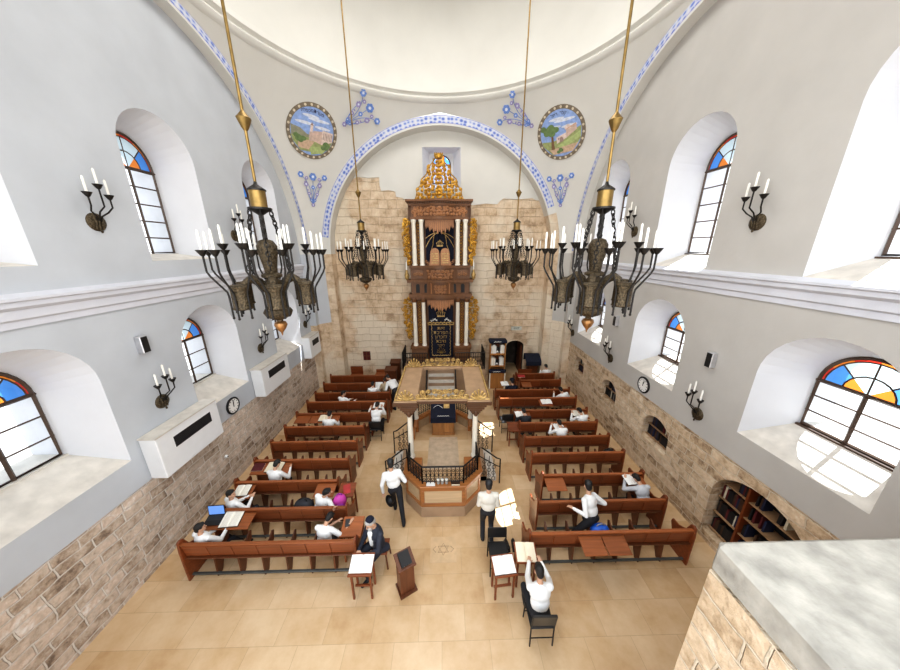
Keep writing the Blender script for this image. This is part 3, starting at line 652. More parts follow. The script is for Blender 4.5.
# ================================================================== CHANDELIERS
def make_chandelier():
    root = thing('chandelier', '', 'chandelier')
    b = lambda mb, n, m, p=None: mb.build(n, m, p or root)
    b(MB().tube([(0, 0, 7.6), (0, 0, 17.75)], .021, 8), 'rod', brass)
    b(MB().lathe([(.02, 8.36), (.05, 8.40), (.10, 8.52), (.03, 8.60), (.02, 8.62)], seg=8), 'rod_joint', brass)
    b(MB().lathe([(.115, 7.33), (.115, 7.58)], seg=16), 'brass_drum', brass)
    b(MB().lathe([(.13, 7.57), (.13, 7.59), (.03, 7.66), (.02, 7.70)], seg=16), 'drum_cap', iron)
    b(MB().lathe([(.03, 7.22), (.10, 7.27), (.17, 7.30), (.17, 7.33), (.05, 7.34)], seg=12), 'chain_plate', iron)
    b(MB().lathe([(.036, 6.7), (.036, 7.24)], seg=10), 'stem', iron)
    b(MB().lathe([(.05, 6.86), (.10, 6.84), (.145, 6.76), (.14, 6.66), (.10, 6.45), (.09, 6.34), (.15, 6.31), (.15, 6.27), (.08, 6.24)], seg=20, flute=.05), 'urn', bronze)
    b(MB().lathe([(.08, 6.24), (.12, 6.18), (.125, 5.80), (.11, 5.74), (.10, 5.72)], seg=20, flute=.05), 'centre_drum', bronze)
    b(MB().lathe([(.08, 5.74), (.20, 5.73), (.225, 5.68), (.19, 5.60), (.09, 5.55), (.05, 5.54), (.05, 5.50)], seg=20), 'bowl', bronze)
    b(MB().lathe([(.03, 5.52), (.09, 5.49), (.105, 5.44), (.07, 5.37), (.02, 5.31), (.005, 5.25)], seg=14), 'finial', copper)
    for k in range(6):
        a = PI/3*k; c, s = math.cos(a), math.sin(a); Mz = Matrix.Rotation(a, 4, 'Z')
        ch = MB(); n = 13; A = V((.16, 0, 7.28)); B = V((.34, 0, 6.40))
        for i in range(n):
            p = A.lerp(B, (i+.5)/n); L = (B-A).length/n*.68; d = (B-A).normalized(); q = V((0, 1, 0)) if i % 2 else d.cross(V((0, 1, 0)))
            ch.tube([p+d*L*math.cos(t)+q*.028*math.sin(t) for t in [2*PI*j/8 for j in range(8)]], .0085, 4, closed=True, M=Mz)
        b(ch, 'chain', iron)
        b(MB().tube([(.12, 0, 6.05), (.22, 0, 6.2), (.34, 0, 6.26), (.44, 0, 6.2), (.46, 0, 6.1)], [.05, .06, .058, .05, .04], 10, M=Mz), 'arm', bronze)
        cx, cy = .52*c, .52*s
        can = b(MB().lathe([(.03, 6.20), (.11, 6.19), (.138, 6.16), (.126, 6.13), (.126, 5.86), (.138, 5.83), (.11, 5.81), (.02, 5.81)], c=(cx, cy, 0), seg=20, flute=.06), 'filigree_can', bronze)
        for off in (-98, -32, 32, 98):
            t = a+math.radians(off); u, v = math.cos(t), math.sin(t)
            P = lambda r, z: (cx+u*r, cy+v*r, z); R = .345 if abs(off) < 50 else .31; hz = -.03 if abs(off) < 50 else .06
            br = MB(); br.tube([P(.15, 5.70), P(.15, 6.02), P(.16, 6.09), P(R-.03, 6.33), P(R, 6.40), P(R, 6.68+hz)], .014, 6)
            br.ell(P(.15, 5.69), (.02, .02, .022), 8, 5)
            br.lathe([(.012, 0), (.03, .02), (.07, .085), (.075, .095), (.02, .09)], c=P(R, 6.64+hz), seg=10); o = b(br, 'branch', iron)
            b(MB().lathe([(.017, 0), (.016, .26), (.006, .285)], c=P(R, 6.72+hz), seg=8), 'candle', candle, o)
    return root
CHD = make_chandelier()
for i, (x, y, lab) in enumerate(((-2.77, 4.9, 'large dark iron chandelier with white candles, nearest on the left'), (2.66, 4.9, 'large dark iron chandelier with white candles, nearest on the right'),
                               (-2.73, 10.5, 'farther left iron chandelier hanging before the stone wall left of the ark'), (2.64, 10.5, 'farther right iron chandelier hanging before the stone wall right of the ark'))):
    if i == 0: CHD.location = (x, y, 0); CHD['label'] = lab; CHD['group'] = 'iron candle chandeliers'
    else: dup(CHD, (x, y, 0), 0, lab, 'iron candle chandeliers')

# ================================================================== ARK
AX = -.08; AY = 13.5
def scroll(mb, cx, cz, r, turns=1.4, d=1, a0=0, y=0, th=.02, mi=0):
    n = int(10*turns)+3
    mb.tube([(cx+r*(1-.82*i/n)*math.cos(a0+d*2*PI*turns*i/n), y-.02*i/n, cz+r*(1-.82*i/n)*math.sin(a0+d*2*PI*turns*i/n)) for i in range(n+1)], [th*(1-.4*i/n) for i in range(n+1)], 5, mi)
    mb.ell((cx, y-.03, cz), (th*1.5, th*1.2, th*1.5), 7, 5, mi)
def filigree(mb, halfw, z0, z1, step, y=0, cx=0, seed=1, th=.02, mi=0, bw=None):
    """mirrored acanthus scrollwork filling |x-cx| < halfw(z)"""
    rr = random.Random(seed); z = z0+step*.5
    while z < z1-step*.2:
        w = halfw(z); x = step*.55
        while x < w:
            r = step*rr.uniform(.42, .58); a0 = rr.uniform(0, 6.28); d = rr.choice((-1, 1)); zz = z+rr.uniform(-.2, .2)*step; t = rr.uniform(1.1, 1.6)
            xj = x+rr.uniform(-.18, .18)*step; yy = y+(bw(xj) if bw else 0)
            for s in (1, -1):
                scroll(mb, cx+s*xj, zz, r, t, d*s, a0 if s > 0 else PI-a0, yy, th, mi)
                mb.ell((cx+s*(xj+r*.7*math.cos(a0)), yy-.015, zz+r*.8*math.sin(a0)), (r*.32, .018, r*.2), 7, 5, mi)
            x += step*1.0
        scroll(mb, cx, z, step*.4, 1.2, 1, z*9, y-.01+(bw(0) if bw else 0), th, mi)
        z += step*.92
ark = thing('torah_ark', 'tall carved walnut ark with cream columns and gilt crest on the far wall', 'ark', (AX, AY, .003))
A_ = lambda mb, n, m, bevel=0, p=None: mb.build(n, m, p or ark, bevel=bevel)
A_(MB().box((-1.42, .45, 1.1), (1.42, .95, 8.7)), 'backboard', ark_m)
for s in (-1, 1):
    x0, x1 = sorted((s*.62, s*1.50))
    mb = MB(); mb.box((x0, -.15, 1.1), (x1, .5, 1.3)); mb.box((x0+.04, -.1, 1.3), (x1-.04, .5, 1.95)); mb.box((x0, -.15, 1.95), (x1, .5, 2.10))
    mb.box((x0+.14, -.13, 1.4), (x1-.14, -.1, 1.85)); A_(mb, 'pedestal', ark_m, .012)
    for z0, z1, xs in ((2.10, 4.42, (.82, 1.25)), (5.98, 7.95, (.81, 1.15))):
        for x in xs:
            mb = MB(); mb.lathe([(.12, 0), (.12, .05), (.095, .09), (.10, .14), (.088, z1-z0-.16), (.105, z1-z0-.1), (.12, z1-z0-.06), (.12, z1-z0)], c=(s*x, .02, z0), seg=16)
            A_(mb, 'column', cream)
        xm = s*(xs[0]+xs[1])/2; w = .13 if z0 < 3 else .10
        mb = MB(); mb.box((xm-w, .36, z0), (xm+w, .46, z1), 1)
        z = z0+.16
        while z < z1-.1: mb.tube([(xm+.085*math.cos(t), .35, z+.13*math.sin(t)) for t in [2*PI*i/8 for i in range(8)]], .014, 4, 0, closed=True); mb.ell((xm, .35, z), (.035, .02, .05), 8, 5); z += .27
        A_(mb, 'gilt_panel', [gold, ark_m])
    for z0, z1, w0, w1 in ((2.3, 4.5, .34, .10), (6.0, 8.1, .12, .10)):
        mb = MB(); rr = random.Random(int(z0*7)); z = z1-.1; i = 0; bx = 1.42
        while z > z0+.05:
            f = (z-z0)/(z1-z0); w = w0*math.sin(PI*(.2+.75*(1-f)))+w1
            for _ in range(2): scroll(mb, s*(bx+rr.uniform(.0, w)), z+rr.uniform(-.06, .06), rr.uniform(.08, .13), 1.3, s*(1 if i % 2 else -1), rr.uniform(0, 6), .40, .028); mb.ell((s*(bx+rr.uniform(0, w)), .40, z+rr.uniform(-.05, .05)), (.06, .02, .035), 7, 5)
            z -= .13; i += 1
        A_(mb, 'gilt_scroll_wing', gold)
    # small vase lamp at the end of the gallery
    mb = MB(); mb.lathe([(.03, 5.3), (.09, 5.4), (.11, 5.55), (.05, 5.7), (.04, 5.78)], c=(s*1.56, .1, 0), seg=10); l = A_(mb, 'vase_lamp', gold2)
    A_(MB().lathe([(.03, 5.78), (.035, 6.0), (.01, 6.25)], c=(s*1.56, .1, 0), seg=8), 'flame', candle, 0, l)
def bow(x, d=.22): return -d*math.cos(PI/2*min(1, abs(x)/.66)) if abs(x) < .66 else 0
def bowed(mb, hw, z0, z1, y0, y1, d=.22, mi=0, n=12):
    """moulding across the whole front that bows outwards in the middle"""
    xs = sorted(set([-hw, -.66]+[-.66+1.32*i/n for i in range(n+1)]+[hw]))
    pts = [(x, y0+bow(x, d)) for x in xs]; mb.prism(pts+[(hw, y1), (-hw, y1)], z0, z1, 'xy', mi)
mb = MB()
for hw, z0, z1, y in ((1.40, 4.42, 4.52, -.10), (1.48, 4.52, 4.68, -.16), (1.34, 4.68, 5.22, -.06), (1.52, 5.22, 5.34, -.20)): bowed(mb, hw, z0, z1, y, .5)
for s in (-1, 1):
    for x in (.82, 1.25): mb.lathe([(.10, 4.28), (.16, 4.42), (.17, 4.5)], c=(s*x, .02, 0), seg=10)
filigree(mb, lambda z: .26, 4.72, 5.2, .14, -.07, 0, 12, .022, 1, bow)
for x in (-.42, .42): mb.lathe([(.05, 4.7), (.035, 4.8), (.035, 5.1), (.05, 5.2)], c=(x, -.07+bow(x), 0), seg=8, mi=1)
A_(mb, 'gallery_base', [ark_m, ark_rel], .008)
mb = MB()
for x in (-1.05, -.66, .66, 1.05):
    mb.prism(circ(x, 5.06, .085, .09, 8, 0, PI)+[(x-.085, 4.74), (x+.085, 4.74)], -.075+bow(x), -.055+bow(x), 'xz')
A_(mb, 'niche', leather['black'])  # flat black plates, painting in the shade of small carved niches
mb = MB()
for hw, z0, z1, y in ((1.36, 5.34, 5.86, -.08), (1.40, 5.86, 5.98, -.14)): bowed(mb, hw, z0, z1, y, .5)
for x0, x1 in ((-1.30, -.74), (.74, 1.30)):
    mb.box((x0+.06, -.11, 5.42), (x1-.06, -.06, 5.80))
    for i in range(4): scroll(mb, x0+.14+i*.1, 5.61, .085, 1.2, 1 if i % 2 else -1, i, -.12, .020, 1)
filigree(mb, lambda z: .62, 5.38, 5.84, .15, -.09, 0, 8, .024, 1, bow)
A_(mb, 'gallery_parapet', [ark_m, ark_rel], .006)
for nm, zt, zl in (('lower_valance', 4.68, 3.84), ('upper_valance', 8.0, 7.34)):
    mb = MB(); n = 15
    for i in range(n):
        x = -.64+1.28*(i+.5)/n; w = .04; k = abs(x)/.64; zb = zl+.28*k*k+(.10 if i % 2 else 0); y = .12+bow(x, .25)
        mb.prism([(x-w, zt), (x-w, zb+.1), (x, zb-.03), (x+w, zb+.1), (x+w, zt)], y-.025, y+.025, 'xz')
    A_(mb, nm.split('_')[1], ark_lt, .006)
mb = MB()
for hw, z0, z1, y in ((1.28, 7.95, 8.05, -.06), (1.24, 8.05, 8.50, -.02), (1.34, 8.50, 8.58, -.10), (1.45, 8.66, 8.74, -.22)): bowed(mb, hw, z0, z1, y, .5)
for i in range(36): x = -1.30+2.6*i/35; mb.box((x-.02, -.14+bow(x), 8.58), (x+.02, .1, 8.66))
for x0 in (-1.2, .74):
    for i in range(4): scroll(mb, x0+.07+i*.11, 8.27, .10, 1.4, 1 if i % 2 else -1, i, -.05, .022, 1)
filigree(mb, lambda z: 1.18, 8.08, 8.48, .14, -.035, 0, 9, .024, 1, bow)
A_(mb, 'entablature', [ark_m, ark_rel], .006)
hw = lambda z: (1.06-.10*math.sin((z-8.75)*5)) if z < 9.1 else max(.16, .98-(z-9.1)*.62+.05*math.sin(z*14))
mb = MB(); filigree(mb, hw, 8.75, 10.35, .165, .1, 0, 4, .032)
for s in (-1, 1): mb.tube([(s*hw(8.75+1.6*i/16)*1.0, .1, 8.75+1.6*i/16) for i in range(17)], .026, 6)
mb.tube([(-1.1, .1, 8.77), (1.1, .1, 8.77)], .035, 6)
mb.lathe([(.02, 10.3), (.16, 10.34), (.2, 10.45), (.17, 10.5), (.06, 10.52)], c=(0, .1, 0), seg=12); 
for k in range(5): mb.ell((-.16+.08*k, .1, 10.5), (.03, .03, .07), 6, 5)
A_(mb, 'gilt_crest', gold)
mb = MB()
for s in (-1, 1):
    pts = [(s*.02, 5.98), (s*.52, 5.98), (s*.46, 6.2)]+[(s*(.235+.2*math.cos(t)), 6.55+.2*math.sin(t)) for t in [PI*i/10 for i in range(11)]]+[(s*.02, 6.5)]
    mb.prism(pts, -.02, .05, 'xz', 0)
    for i in range(5): mb.box((s*.235-.15, -.035, 6.08+i*.1), (s*.235+.15, -.02, 6.12+i*.1), 1)
    for i in range(2): scroll(mb, s*(.54+.08*i), 6.08+.1*i, .08, 1.2, s, 0, 0, .014, 0)
A_(mb, 'tablets_of_the_law', [ark_rel, gold2])
# curtains hang in the ark
cur = thing('ark_curtain', 'navy velvet curtain with gold crown and Hebrew lettering, lower on the ark', 'curtain', (AX, AY, 0))
def cloth(hw, z0, z1, y, waves, amp):
    mb = MB(); n = 40; vs = []
    for i in range(n+1):
        x = -hw+2*hw*i/n; yy = y+amp*math.sin(waves*2*PI*i/n)
        vs += [(x, yy, z0), (x, yy, z1)]
    mb.add(vs, [(2*i, 2*i+2, 2*i+3, 2*i+1) for i in range(n)], 0, True); return mb
cloth(.60, 1.38, 4.40, .22, 6, .012).build('velvet', navy, cur)
mb = MB()
for s in (-1, 1): mb.tube([(s*.46+.02*math.sin(i*2.2), .19, 1.5+1.62*i/26) for i in range(27)], .018, 5)
mb.tube([(-.46+.92*i/20, .19, 1.50+.02*math.sin(i*2.2)) for i in range(21)], .018, 5)
for i in range(15): x = -.62+1.24*i/14; mb.ell((x, .19, 3.2+.03*(i % 2)), (.045, .012, .045), 8, 5)
mb.box((-.64, .185, 3.10), (.64, .20, 3.14)); mb.build('gold_border', gold2, cur)
def crown(mb, z, k):
    mb.box((-.19*k, .175, z), (.19*k, .19, z+.06*k))
    for i in range(5):
        x = (-.16+.08*i)*k; mb.tube([(x, .18, z+.05*k), (x*1.25, .18, z+.2*k), (x*.3, .18, z+.33*k)], .014*k, 5); mb.ell((x*1.25, .18, z+.2*k), (.03*k, .015, .03*k), 7, 5)
    mb.ell((0, .18, z+.37*k), (.035*k, .02, .035*k), 7, 5)
mb = MB(); crown(mb, 3.52, 1.0); mb.build('crown_emblem', gold2, cur)
mb = MB()
for s in (-1, 1):
    for i in range(4): scroll(mb, s*(.22+.08*i), 3.36+.05*math.sin(i*1.6), .05, 1.2, s, i, .19, .012)
mb.build('laurel_sprays', candle, cur)
for i, (t, sz) in enumerate((('זאת', .24), ('הפרכת', .25), ('לזכרון', .25), ('נדבת', .24), ('ליקר', .2))):
    hebrew(t, sz, cur, Matrix.Translation((0, .186, 2.93-.225*i)) @ Matrix.Rotation(PI/2, 4, 'X'), gold2, 'gold_lettering')
mb = MB()
for i in range(7): a = PI*(i/6); mb.tube([(0, .19, 1.66), (.20*math.cos(a), .19, 1.66+.22*math.sin(a))], .010, 4); mb.ell((.2*math.cos(a), .19, 1.68+.22*math.sin(a)), (.025, .01, .03), 6, 5)
mb.box((-.08, .185, 1.60), (.08, .195, 1.66)); mb.build('candelabrum_emblem', brass, cur)
cur = thing('ark_curtain', 'navy draped curtain with cream fringe above the carved tablets, upper on the ark', 'curtain', (AX, AY, 0))
cloth(.64, 5.99, 7.94, .3, 7, .02).build('velvet', navy, cur)
mb = MB()
for s in (-1, 1):
    for k in range(2): mb.tube([(s*(.05+.6*t), .24, 7.42-.62*t**2*(1 if k else .4)-.02*k) for t in [i/10 for i in range(11)]], .018, 5)
    mb.tube([(s*(.25+.06*math.sin(t*3)+.38*(t > .5)*(t-.5)), .24, 7.35-.9*t) for t in [i/10 for i in range(11)]], .016, 5)
mb.build('cream_fringe', gold2, cur)
mb = MB(); crown(mb, 6.82, .75); mb.build('crown_emblem', gold2, cur)

# dais, stair and iron balustrades in front of the ark
dais = thing('ark_dais', 'stone dais with central stair and dark iron balustrades before the ark', 'platform', (AX, 0, 0))
mb = MB(); mb.box((-1.95, 12.75, 0), (2.15, 14.48, 1.1)); mb.build('platform', bimah_base, dais, bevel=.01)
for i in range(5): z = 1.1-.183*(i+1); mb = MB(); mb.box((-.62, 12.75-.30*(i+1), 0), (.62, 12.75-.30*i, z)); t_ = mb.build('stair_tread', sill_m, dais, bevel=.01); MB().box((-.60, 12.744-.30*(i+1), .0), (.60, 12.75-.30*(i+1), z-.04)).build('riser', bimah_base, t_)
def balustrade(p0, p1, h, parent, name='balustrade', step=.11, orn=True, th=.011):
    p0, p1 = V(p0), V(p1); L = (p1-p0).length; d = (p1-p0)/L; n = max(2, int(L/step)); mb = MB(); up = V((0, 0, 1))
    mb.tube([p0+up*h, p1+up*h], .022, 6); mb.tube([p0+up*.06, p1+up*.06], .014, 5)
    for i in range(n+1):
        q = p0+d*L*i/n; mb.tube([q, q+up*h], th*(1.7 if i in (0, n) else 1), 5)
        if orn and i < n:
            m_ = q+d*L/n*.5
            for zc, r in ((.5, .42), (.25, .3), (.75, .3)): mb.tube([m_+d*(L/n*r*math.cos(t))+up*(h*zc+L/n*1.1*r*math.sin(t)) for t in [2*PI*k/8 for k in range(8)]], th*.7, 4, closed=True)
    return mb.build(name, iron, parent)
for s in (-1, 1):
    x1 = 1.85 if s < 0 else 2.1
    balustrade((s*.66, 12.78, 1.1), (s*x1, 12.78, 1.1), .86, dais, th=.014); balustrade((s*x1, 12.8, 1.1), (s*x1, 14.0, 1.1), .86, dais, th=.014)
    balustrade((s*.66, 12.75, 1.1), (s*.66, 11.3, .2), .75, dais, th=.014)

# ================================================================== BIMAH
BX = .02
bim = thing('bimah', 'octagonal oak reading platform with iron railing and gilded canopy in the aisle', 'platform', (BX, 0, 0))
B_ = lambda mb, n, m, bevel=0, p=None: mb.build(n, m, p or bim, bevel=bevel)
octo = lambda o: [(-.565-o*.41, 5.77-o), (.565+o*.41, 5.77-o), (1.03+o, 6.26-o*.41), (1.03+o, 8.82+o*.41), (.50+o*.41, 9.36+o), (-.50-o*.41, 9.36+o), (-1.03-o, 8.82+o*.41), (-1.03-o, 6.26-o*.41)]
B_(MB().prism(octo(.0), 0, .32, 'xy'), 'plinth', bimah_base, .01)
B_(MB().prism(octo(-.04), .32, .50, 'xy'), 'deck', floor_m, .005)
deckrug = MB(); deckrug.box((-.48, 6.9, .50), (.48, 8.4, .504)); B_(deckrug, 'deck_slab', plain('deck_slab_stone', (.50, .39, .28), .3, var=.15))
def side(a, b, name_m, with_panel=True):
    a, b = V((a[0], a[1], 0)), V((b[0], b[1], 0)); L = (b-a).length; ang = math.atan2(b.y-a.y, b.x-a.x)
    M = Matrix.Translation(a) @ Matrix.Rotation(ang, 4, 'Z')
    mb = MB()
    mb.box((0, 0, .32), (L, .05, .43), M=M); mb.box((0, 0, .82), (L, .05, .95), M=M)
    mb.box((0, 0, .43), (.08, .05, .82), M=M); mb.box((L-.08, 0, .43), (L, .05, .82), M=M)
    o = B_(mb, 'panel_frame', bimah_m, .006)
    B_(MB().box((.08, .02, .43), (L-.08, .04, .82), M=M), 'panel', bimah_pan, 0, o)
O = octo(-.015); Oi = octo(-.16); Oo = octo(.03); Or = octo(-.10)
ysid = 6.80
front = [(-1.045+.03, ysid), O[7], O[0], O[1], O[2], (1.015, ysid)]
for a, b in zip(front[:-1], front[1:]): side(a, b, None)
lo = [(-1.06, ysid), Oo[7], Oo[0], Oo[1], Oo[2], (1.06, ysid)]; li = [(-.87, ysid), Oi[7], Oi[0], Oi[1], Oi[2], (.87, ysid)]
mb = MB(); mb.prism(lo+li[::-1], .95, 1.0, 'xy'); B_(mb, 'ledge', cab_m if False else bimah_m, .01)
fr = [(-.93, ysid), Or[7], Or[0], Or[1], Or[2], (.93, ysid)]
for a, b in zip(fr[:-1], fr[1:]): balustrade((a[0], a[1], 1.0), (b[0], b[1], 1.0), .50, bim, 'railing', .10, True, .011)
# rear half: two splayed oak sides with railing above
rear = [(1.015, 8.30), O[3], O[4]]; 
for s in (1, -1):
    pts = [(s*p[0], p[1]) for p in rear]
    for a, b in zip(pts[:-1], pts[1:]):
        if s < 0: a, b = b, a
        side(a, b, None); 
        d = (V(b)-V(a)).normalized(); nrm = V((-d.y, d.x))
        mb = MB(); q = [V(a)-nrm*.03, V(b)-nrm*.03, V(b)+nrm*.14, V(a)+nrm*.14]; mb.prism([(p.x, p.y) for p in q], .95, 1.0, 'xy'); B_(mb, 'ledge', bimah_m, .008)
        balustrade((a[0], a[1], 1.0), (b[0], b[1], 1.0), .50, bim, 'railing', .10, True, .011)
# stairs and handrails on both sides
for s in (-1, 1):
    for i, z in enumerate((.33, .17)):
        mb = MB(); mb.box((s*1.03 if s > 0 else -1.03-.28*(i+1), 6.95, 0), (1.03+.28*(i+1) if s > 0 else -1.03, 8.15, z)); B_(mb, 'stair_tread', sill_m if i else bimah_base, .008)
    for y in (6.86, 8.24):
        mb = MB(); P = lambda x, z: (s*x, y, z)
        mb.tube([P(1.04, .32), P(1.04, 1.25), P(1.12, 1.26), P(1.55, .90), P(1.66, .86), P(1.67, 0)], .020, 6)
        mb.tube([P(1.04, .98), P(1.58, .62), P(1.66, .60)], .014, 5)
        for k in range(3):
            x = 1.20+.14*k; zt = 1.17-.84*(x-1.12)-.02; mb.tube([P(x, .25), P(x, zt)], .010, 5)
            for j in range(3): mb.tube([P(x+.05*math.cos(t), .38+.2*j+.07*math.sin(t)-.1*k) for t in [2*PI*q/8 for q in range(8)]], .009, 4, closed=True)
        B_(mb, 'handrail', iron)
    mb = MB(); mb.box((s*.60 if s > 0 else -.92, 6.62, .50), (.92 if s > 0 else -.60, 6.92, .92)); B_(mb, 'seat_box', bimah_m, .01)
    # columns, corbels
    for x, y, z0 in ((.90, 6.86, 1.0), (.96, 8.80, 1.0)):
        mb = MB(); mb.lathe([(.10, 0), (.10, .05), (.075, .09), (.078, .2), (.07, 2.40-z0-.08), (.09, 2.40-z0-.03), (.09, 2.40-z0)], c=(s*x, y, z0), seg=16); B_(mb, 'column', cream)
        MB_ = MB(); MB_.box((s*x-.09, y-.09, .32), (s*x+.09, y+.09, 1.0)); B_(MB_, 'column_post', bimah_m, .008)
        mb = MB()
        for r, z_, h_ in ((.095, 2.40, .07), (.13, 2.47, .07), (.17, 2.54, .08), (.22, 2.62, .08), (.27, 2.70, .12)): mb.box((s*x-r, y-min(r, .24), z_), (s*x+r, y+min(r, .24), z_+h_))
        mb.ell((s*x, y-.12, 2.46), (.07, .06, .10), 8, 6); B_(mb, 'corbel', corbel_m, .012)
cx0, cx1, cy0, cy1 = 1.27, .66, 6.58, 9.06
mb = MB()
for s in (-1, 1): mb.box((min(s*cx0, s*cx1), cy0, 2.82), (max(s*cx0, s*cx1), cy1, 2.92))
mb.box((-cx1, cy0+.06, 2.85), (cx1, cy0+.20, 2.92)); mb.box((-cx1, cy1-.22, 2.82), (cx1, cy1-.04, 2.92)); B_(mb, 'canopy', canopy_m, .015)
mb = MB(); mb.box((-cx0-.02, cy0-.03, 2.80), (-cx1, cy0, 2.90)); mb.box((cx1, cy0-.03, 2.80), (cx0+.02, cy0, 2.90)); mb.box((-cx1, cy0+.03, 2.83), (cx1, cy0+.06, 2.90)); B_(mb, 'canopy_moulding', corbel_m, .006)
for y in (cy0+.12, cy1-.14):
    mb = MB(); filigree(mb, lambda z: .66-max(0, z-3.0)*.9, 2.92, 3.24, .14, y, 0, 3, .022)
    mb.tube([(-.66, y, 2.95), (.66, y, 2.95)], .028, 6); B_(mb, 'gilt_crest', gold2)
    for s in (-1, 1):
        mb = MB()
        for k in range(-3, 4): a = PI/2+k*.38; L = .27-.022*abs(k); mb.tube([(s*.95, y-.06, 2.93), (s*.95+L*math.cos(a), y-.06, 2.93+L*math.sin(a))], [.035, .022], 6); mb.ell((s*.95+L*math.cos(a), y-.06, 2.93+L*math.sin(a)), (.035, .025, .04), 7, 5)
        mb.tube([(s*.66, y-.06, 2.94), (s*1.24, y-.06, 2.94)], .022, 5); B_(mb, 'gilt_palmette', gold2)
for s in (-1, 1):
    mb = MB(); n = 18
    for i in range(n): y = cy0+.25+(cy1-cy0-.5)*i/(n-1); mb.ell((s*(cx0-.03), y, 2.94), (.03, .05, .05), 7, 5)
    mb.tube([(s*(cx0-.03), cy0+.1, 2.93), (s*(cx0-.03), cy1-.1, 2.93)], .022, 5); B_(mb, 'gilt_edging', gold2)

# reading table at the head of the platform
t = thing('reading_table', 'honey wooden reading table on the platform under the canopy', 'table', (BX, 8.50, .504))
mb = MB(); mb.box((-.39, 0, 0), (.39, .62, .08)); mb.box((-.37, .02, .08), (.37, .60, .64)); mb.prism([(-.02, .64), (.64, .64), (.64, .98), (-.02, .66)], -.41, .41, 'yz'); mb.build('cabinet', cab_m, t, bevel=.006)
for s in (-1, 1):
    d = MB().box((min(s*.02, s*.35), -.0, .12), (max(s*.02, s*.35), .02, .60)).build('door', cab_m, t, bevel=.004)
    MB().ell((s*.06, -.015, .36), (.012, .015, .012), 8, 5).build('knob', brass, d)
t = thing('table_cloth', 'dark navy cloth with gold square draped over the reading table', 'tablecloth', (BX, 8.50, .50))
mb = MB(); mb.prism([(-.04, .70), (-.05, .52), (-.03, .52), (-.02, .675), (.66, 1.005), (.66, 1.02), (.64, 1.03)], -.43, .43, 'yz'); mb.build('velvet', navy, t)
a = math.atan2(.33, .68); T = Matrix.Translation((0, -.03, .70)) @ Matrix.Rotation(a, 4, 'X')
MB().box((.02, .38, .012), (.22, .56, .018), M=T).build('gold_patch', gold2, t)
mb = MB(); mb.tube([T @ V((-.34+.03*i, .40+.10*math.sin(i*.3), .012)) for i in range(12)], .008, 4); mb.tube([T @ V((-.2+.04*i, .07+.012*(i % 2), .012)) for i in range(11)], .010, 4); mb.build('embroidery', candle, t)
# ================================================================== PEWS
SEATS = {}
def pew(n, x0, x1, y, label, aisle, raised=(), seats=(), group='red-brown wooden pews'):
    W = x1-x0; h = W/2; sw = (W-.09)/n
    root = thing('pew', label, 'pew', ((x0+x1)/2, y, 0), 0, group)
    lean = lambda z: .07*(.95-z)/.53
    def b(mb, nm, m, bevel=.006, p=None): return mb.build(nm, m, p or root, bevel=bevel)
    mb = MB(); mb.prism([(lean(.94)-.012, .94), (lean(.58)-.012, .58), (lean(.58)+.012, .58), (lean(.94)+.012, .94)], -h+.04, h-.04, 'yz'); b(mb, 'backrest', pew_m)
    b(MB().box((-h+.03, -.035, .93), (h-.03, .035, .965)), 'top_rail', pew_light)
    b(MB().box((-h+.04, -.03, .575), (h-.04, .07, .60)), 'book_ledge', pew_dark)
    b(MB().box((-h+.04, .0, .07), (h-.04, .05, .11)), 'foot_rail', bar_m)
    for i in range(n):
        a = -h+.045+sw*i; c = a+sw
        if i in raised: mb = MB(); mb.prism([(-.37, .775), (-.02, .86), (-.02, .88), (-.37, .797)], a+.01, c-.01, 'yz'); b(mb, 'desk_flap', pew_light)
        else: mb = MB(); mb.prism([(lean(.91)-.036, .915), (lean(.61)-.036, .62), (lean(.61)-.013, .62), (lean(.91)-.013, .915)], a+.006, c-.006, 'yz'); b(mb, 'desk_flap', pew_m)
        if i in seats: mb = MB(); mb.box((a+.025, .09, .425), (c-.025, .47, .45))
        else: mb = MB(); mb.prism([(.085, .56), (.11, .56), (.085, .90), (.06, .90)], a+.025, c-.025, 'yz')
        SEATS[root.name, i] = (b(mb, 'seat', seat_m), a, c, i in seats)
    div = [(.03, 0), (.15, 0), (.33, .40), (.48, .46), (.53, .66), (.49, .69), (.36, .60), (.06, .62)]; hol = circ(.17, .43, .036, None, 8)
    for i in range(1, n): x = -h+.045+sw*i; dv = MB(); [fill(dv, div, [hol], lambda y, z, t=t: (t, y, z), 0) for t in (x-.014, x+.014)]; [loft(dv, [(x-.014, p[0], p[1]) for p in L_], [(x+.014, p[0], p[1]) for p in L_], 0) for L_ in (div, hol)]; b(dv, 'divider', pew_dark, 0)
    end = [(-.07, 0), (.40, 0), (.42, .35), (.52, .62), (.50, .70), (.34, .70), (.16, .80), (.08, 1.02), (.01, 1.06), (-.05, 1.03), (-.07, .8)]
    for s in (-1, 1):
        x = s*(h-.022); o = b(MB().prism(end, x-.022, x+.022, 'yz'), 'end_panel', pew_m, .01)
        mb = MB(); mb.prism([(.02, .15), (.32, .15), (.33, .45), (.12, .58), (.03, .55)], s*h-.002, s*h+.004, 'yz'); b(mb, 'inset', pew_dark, 0, o)
    return root
ORD = ['nearest', 'second', 'third', 'fourth', 'fifth', 'sixth', 'seventh', 'eighth', 'ninth', 'tenth', 'farthest']
LY = [4.45, 5.26, 6.08, 6.87, 7.67, 8.46, 9.28, 10.11, 10.85, 11.72, 12.54]
RY = [4.51, 5.29, 6.12, 6.95, 7.72, 8.49, 9.29, 10.19, 10.90, 11.81, 12.52]
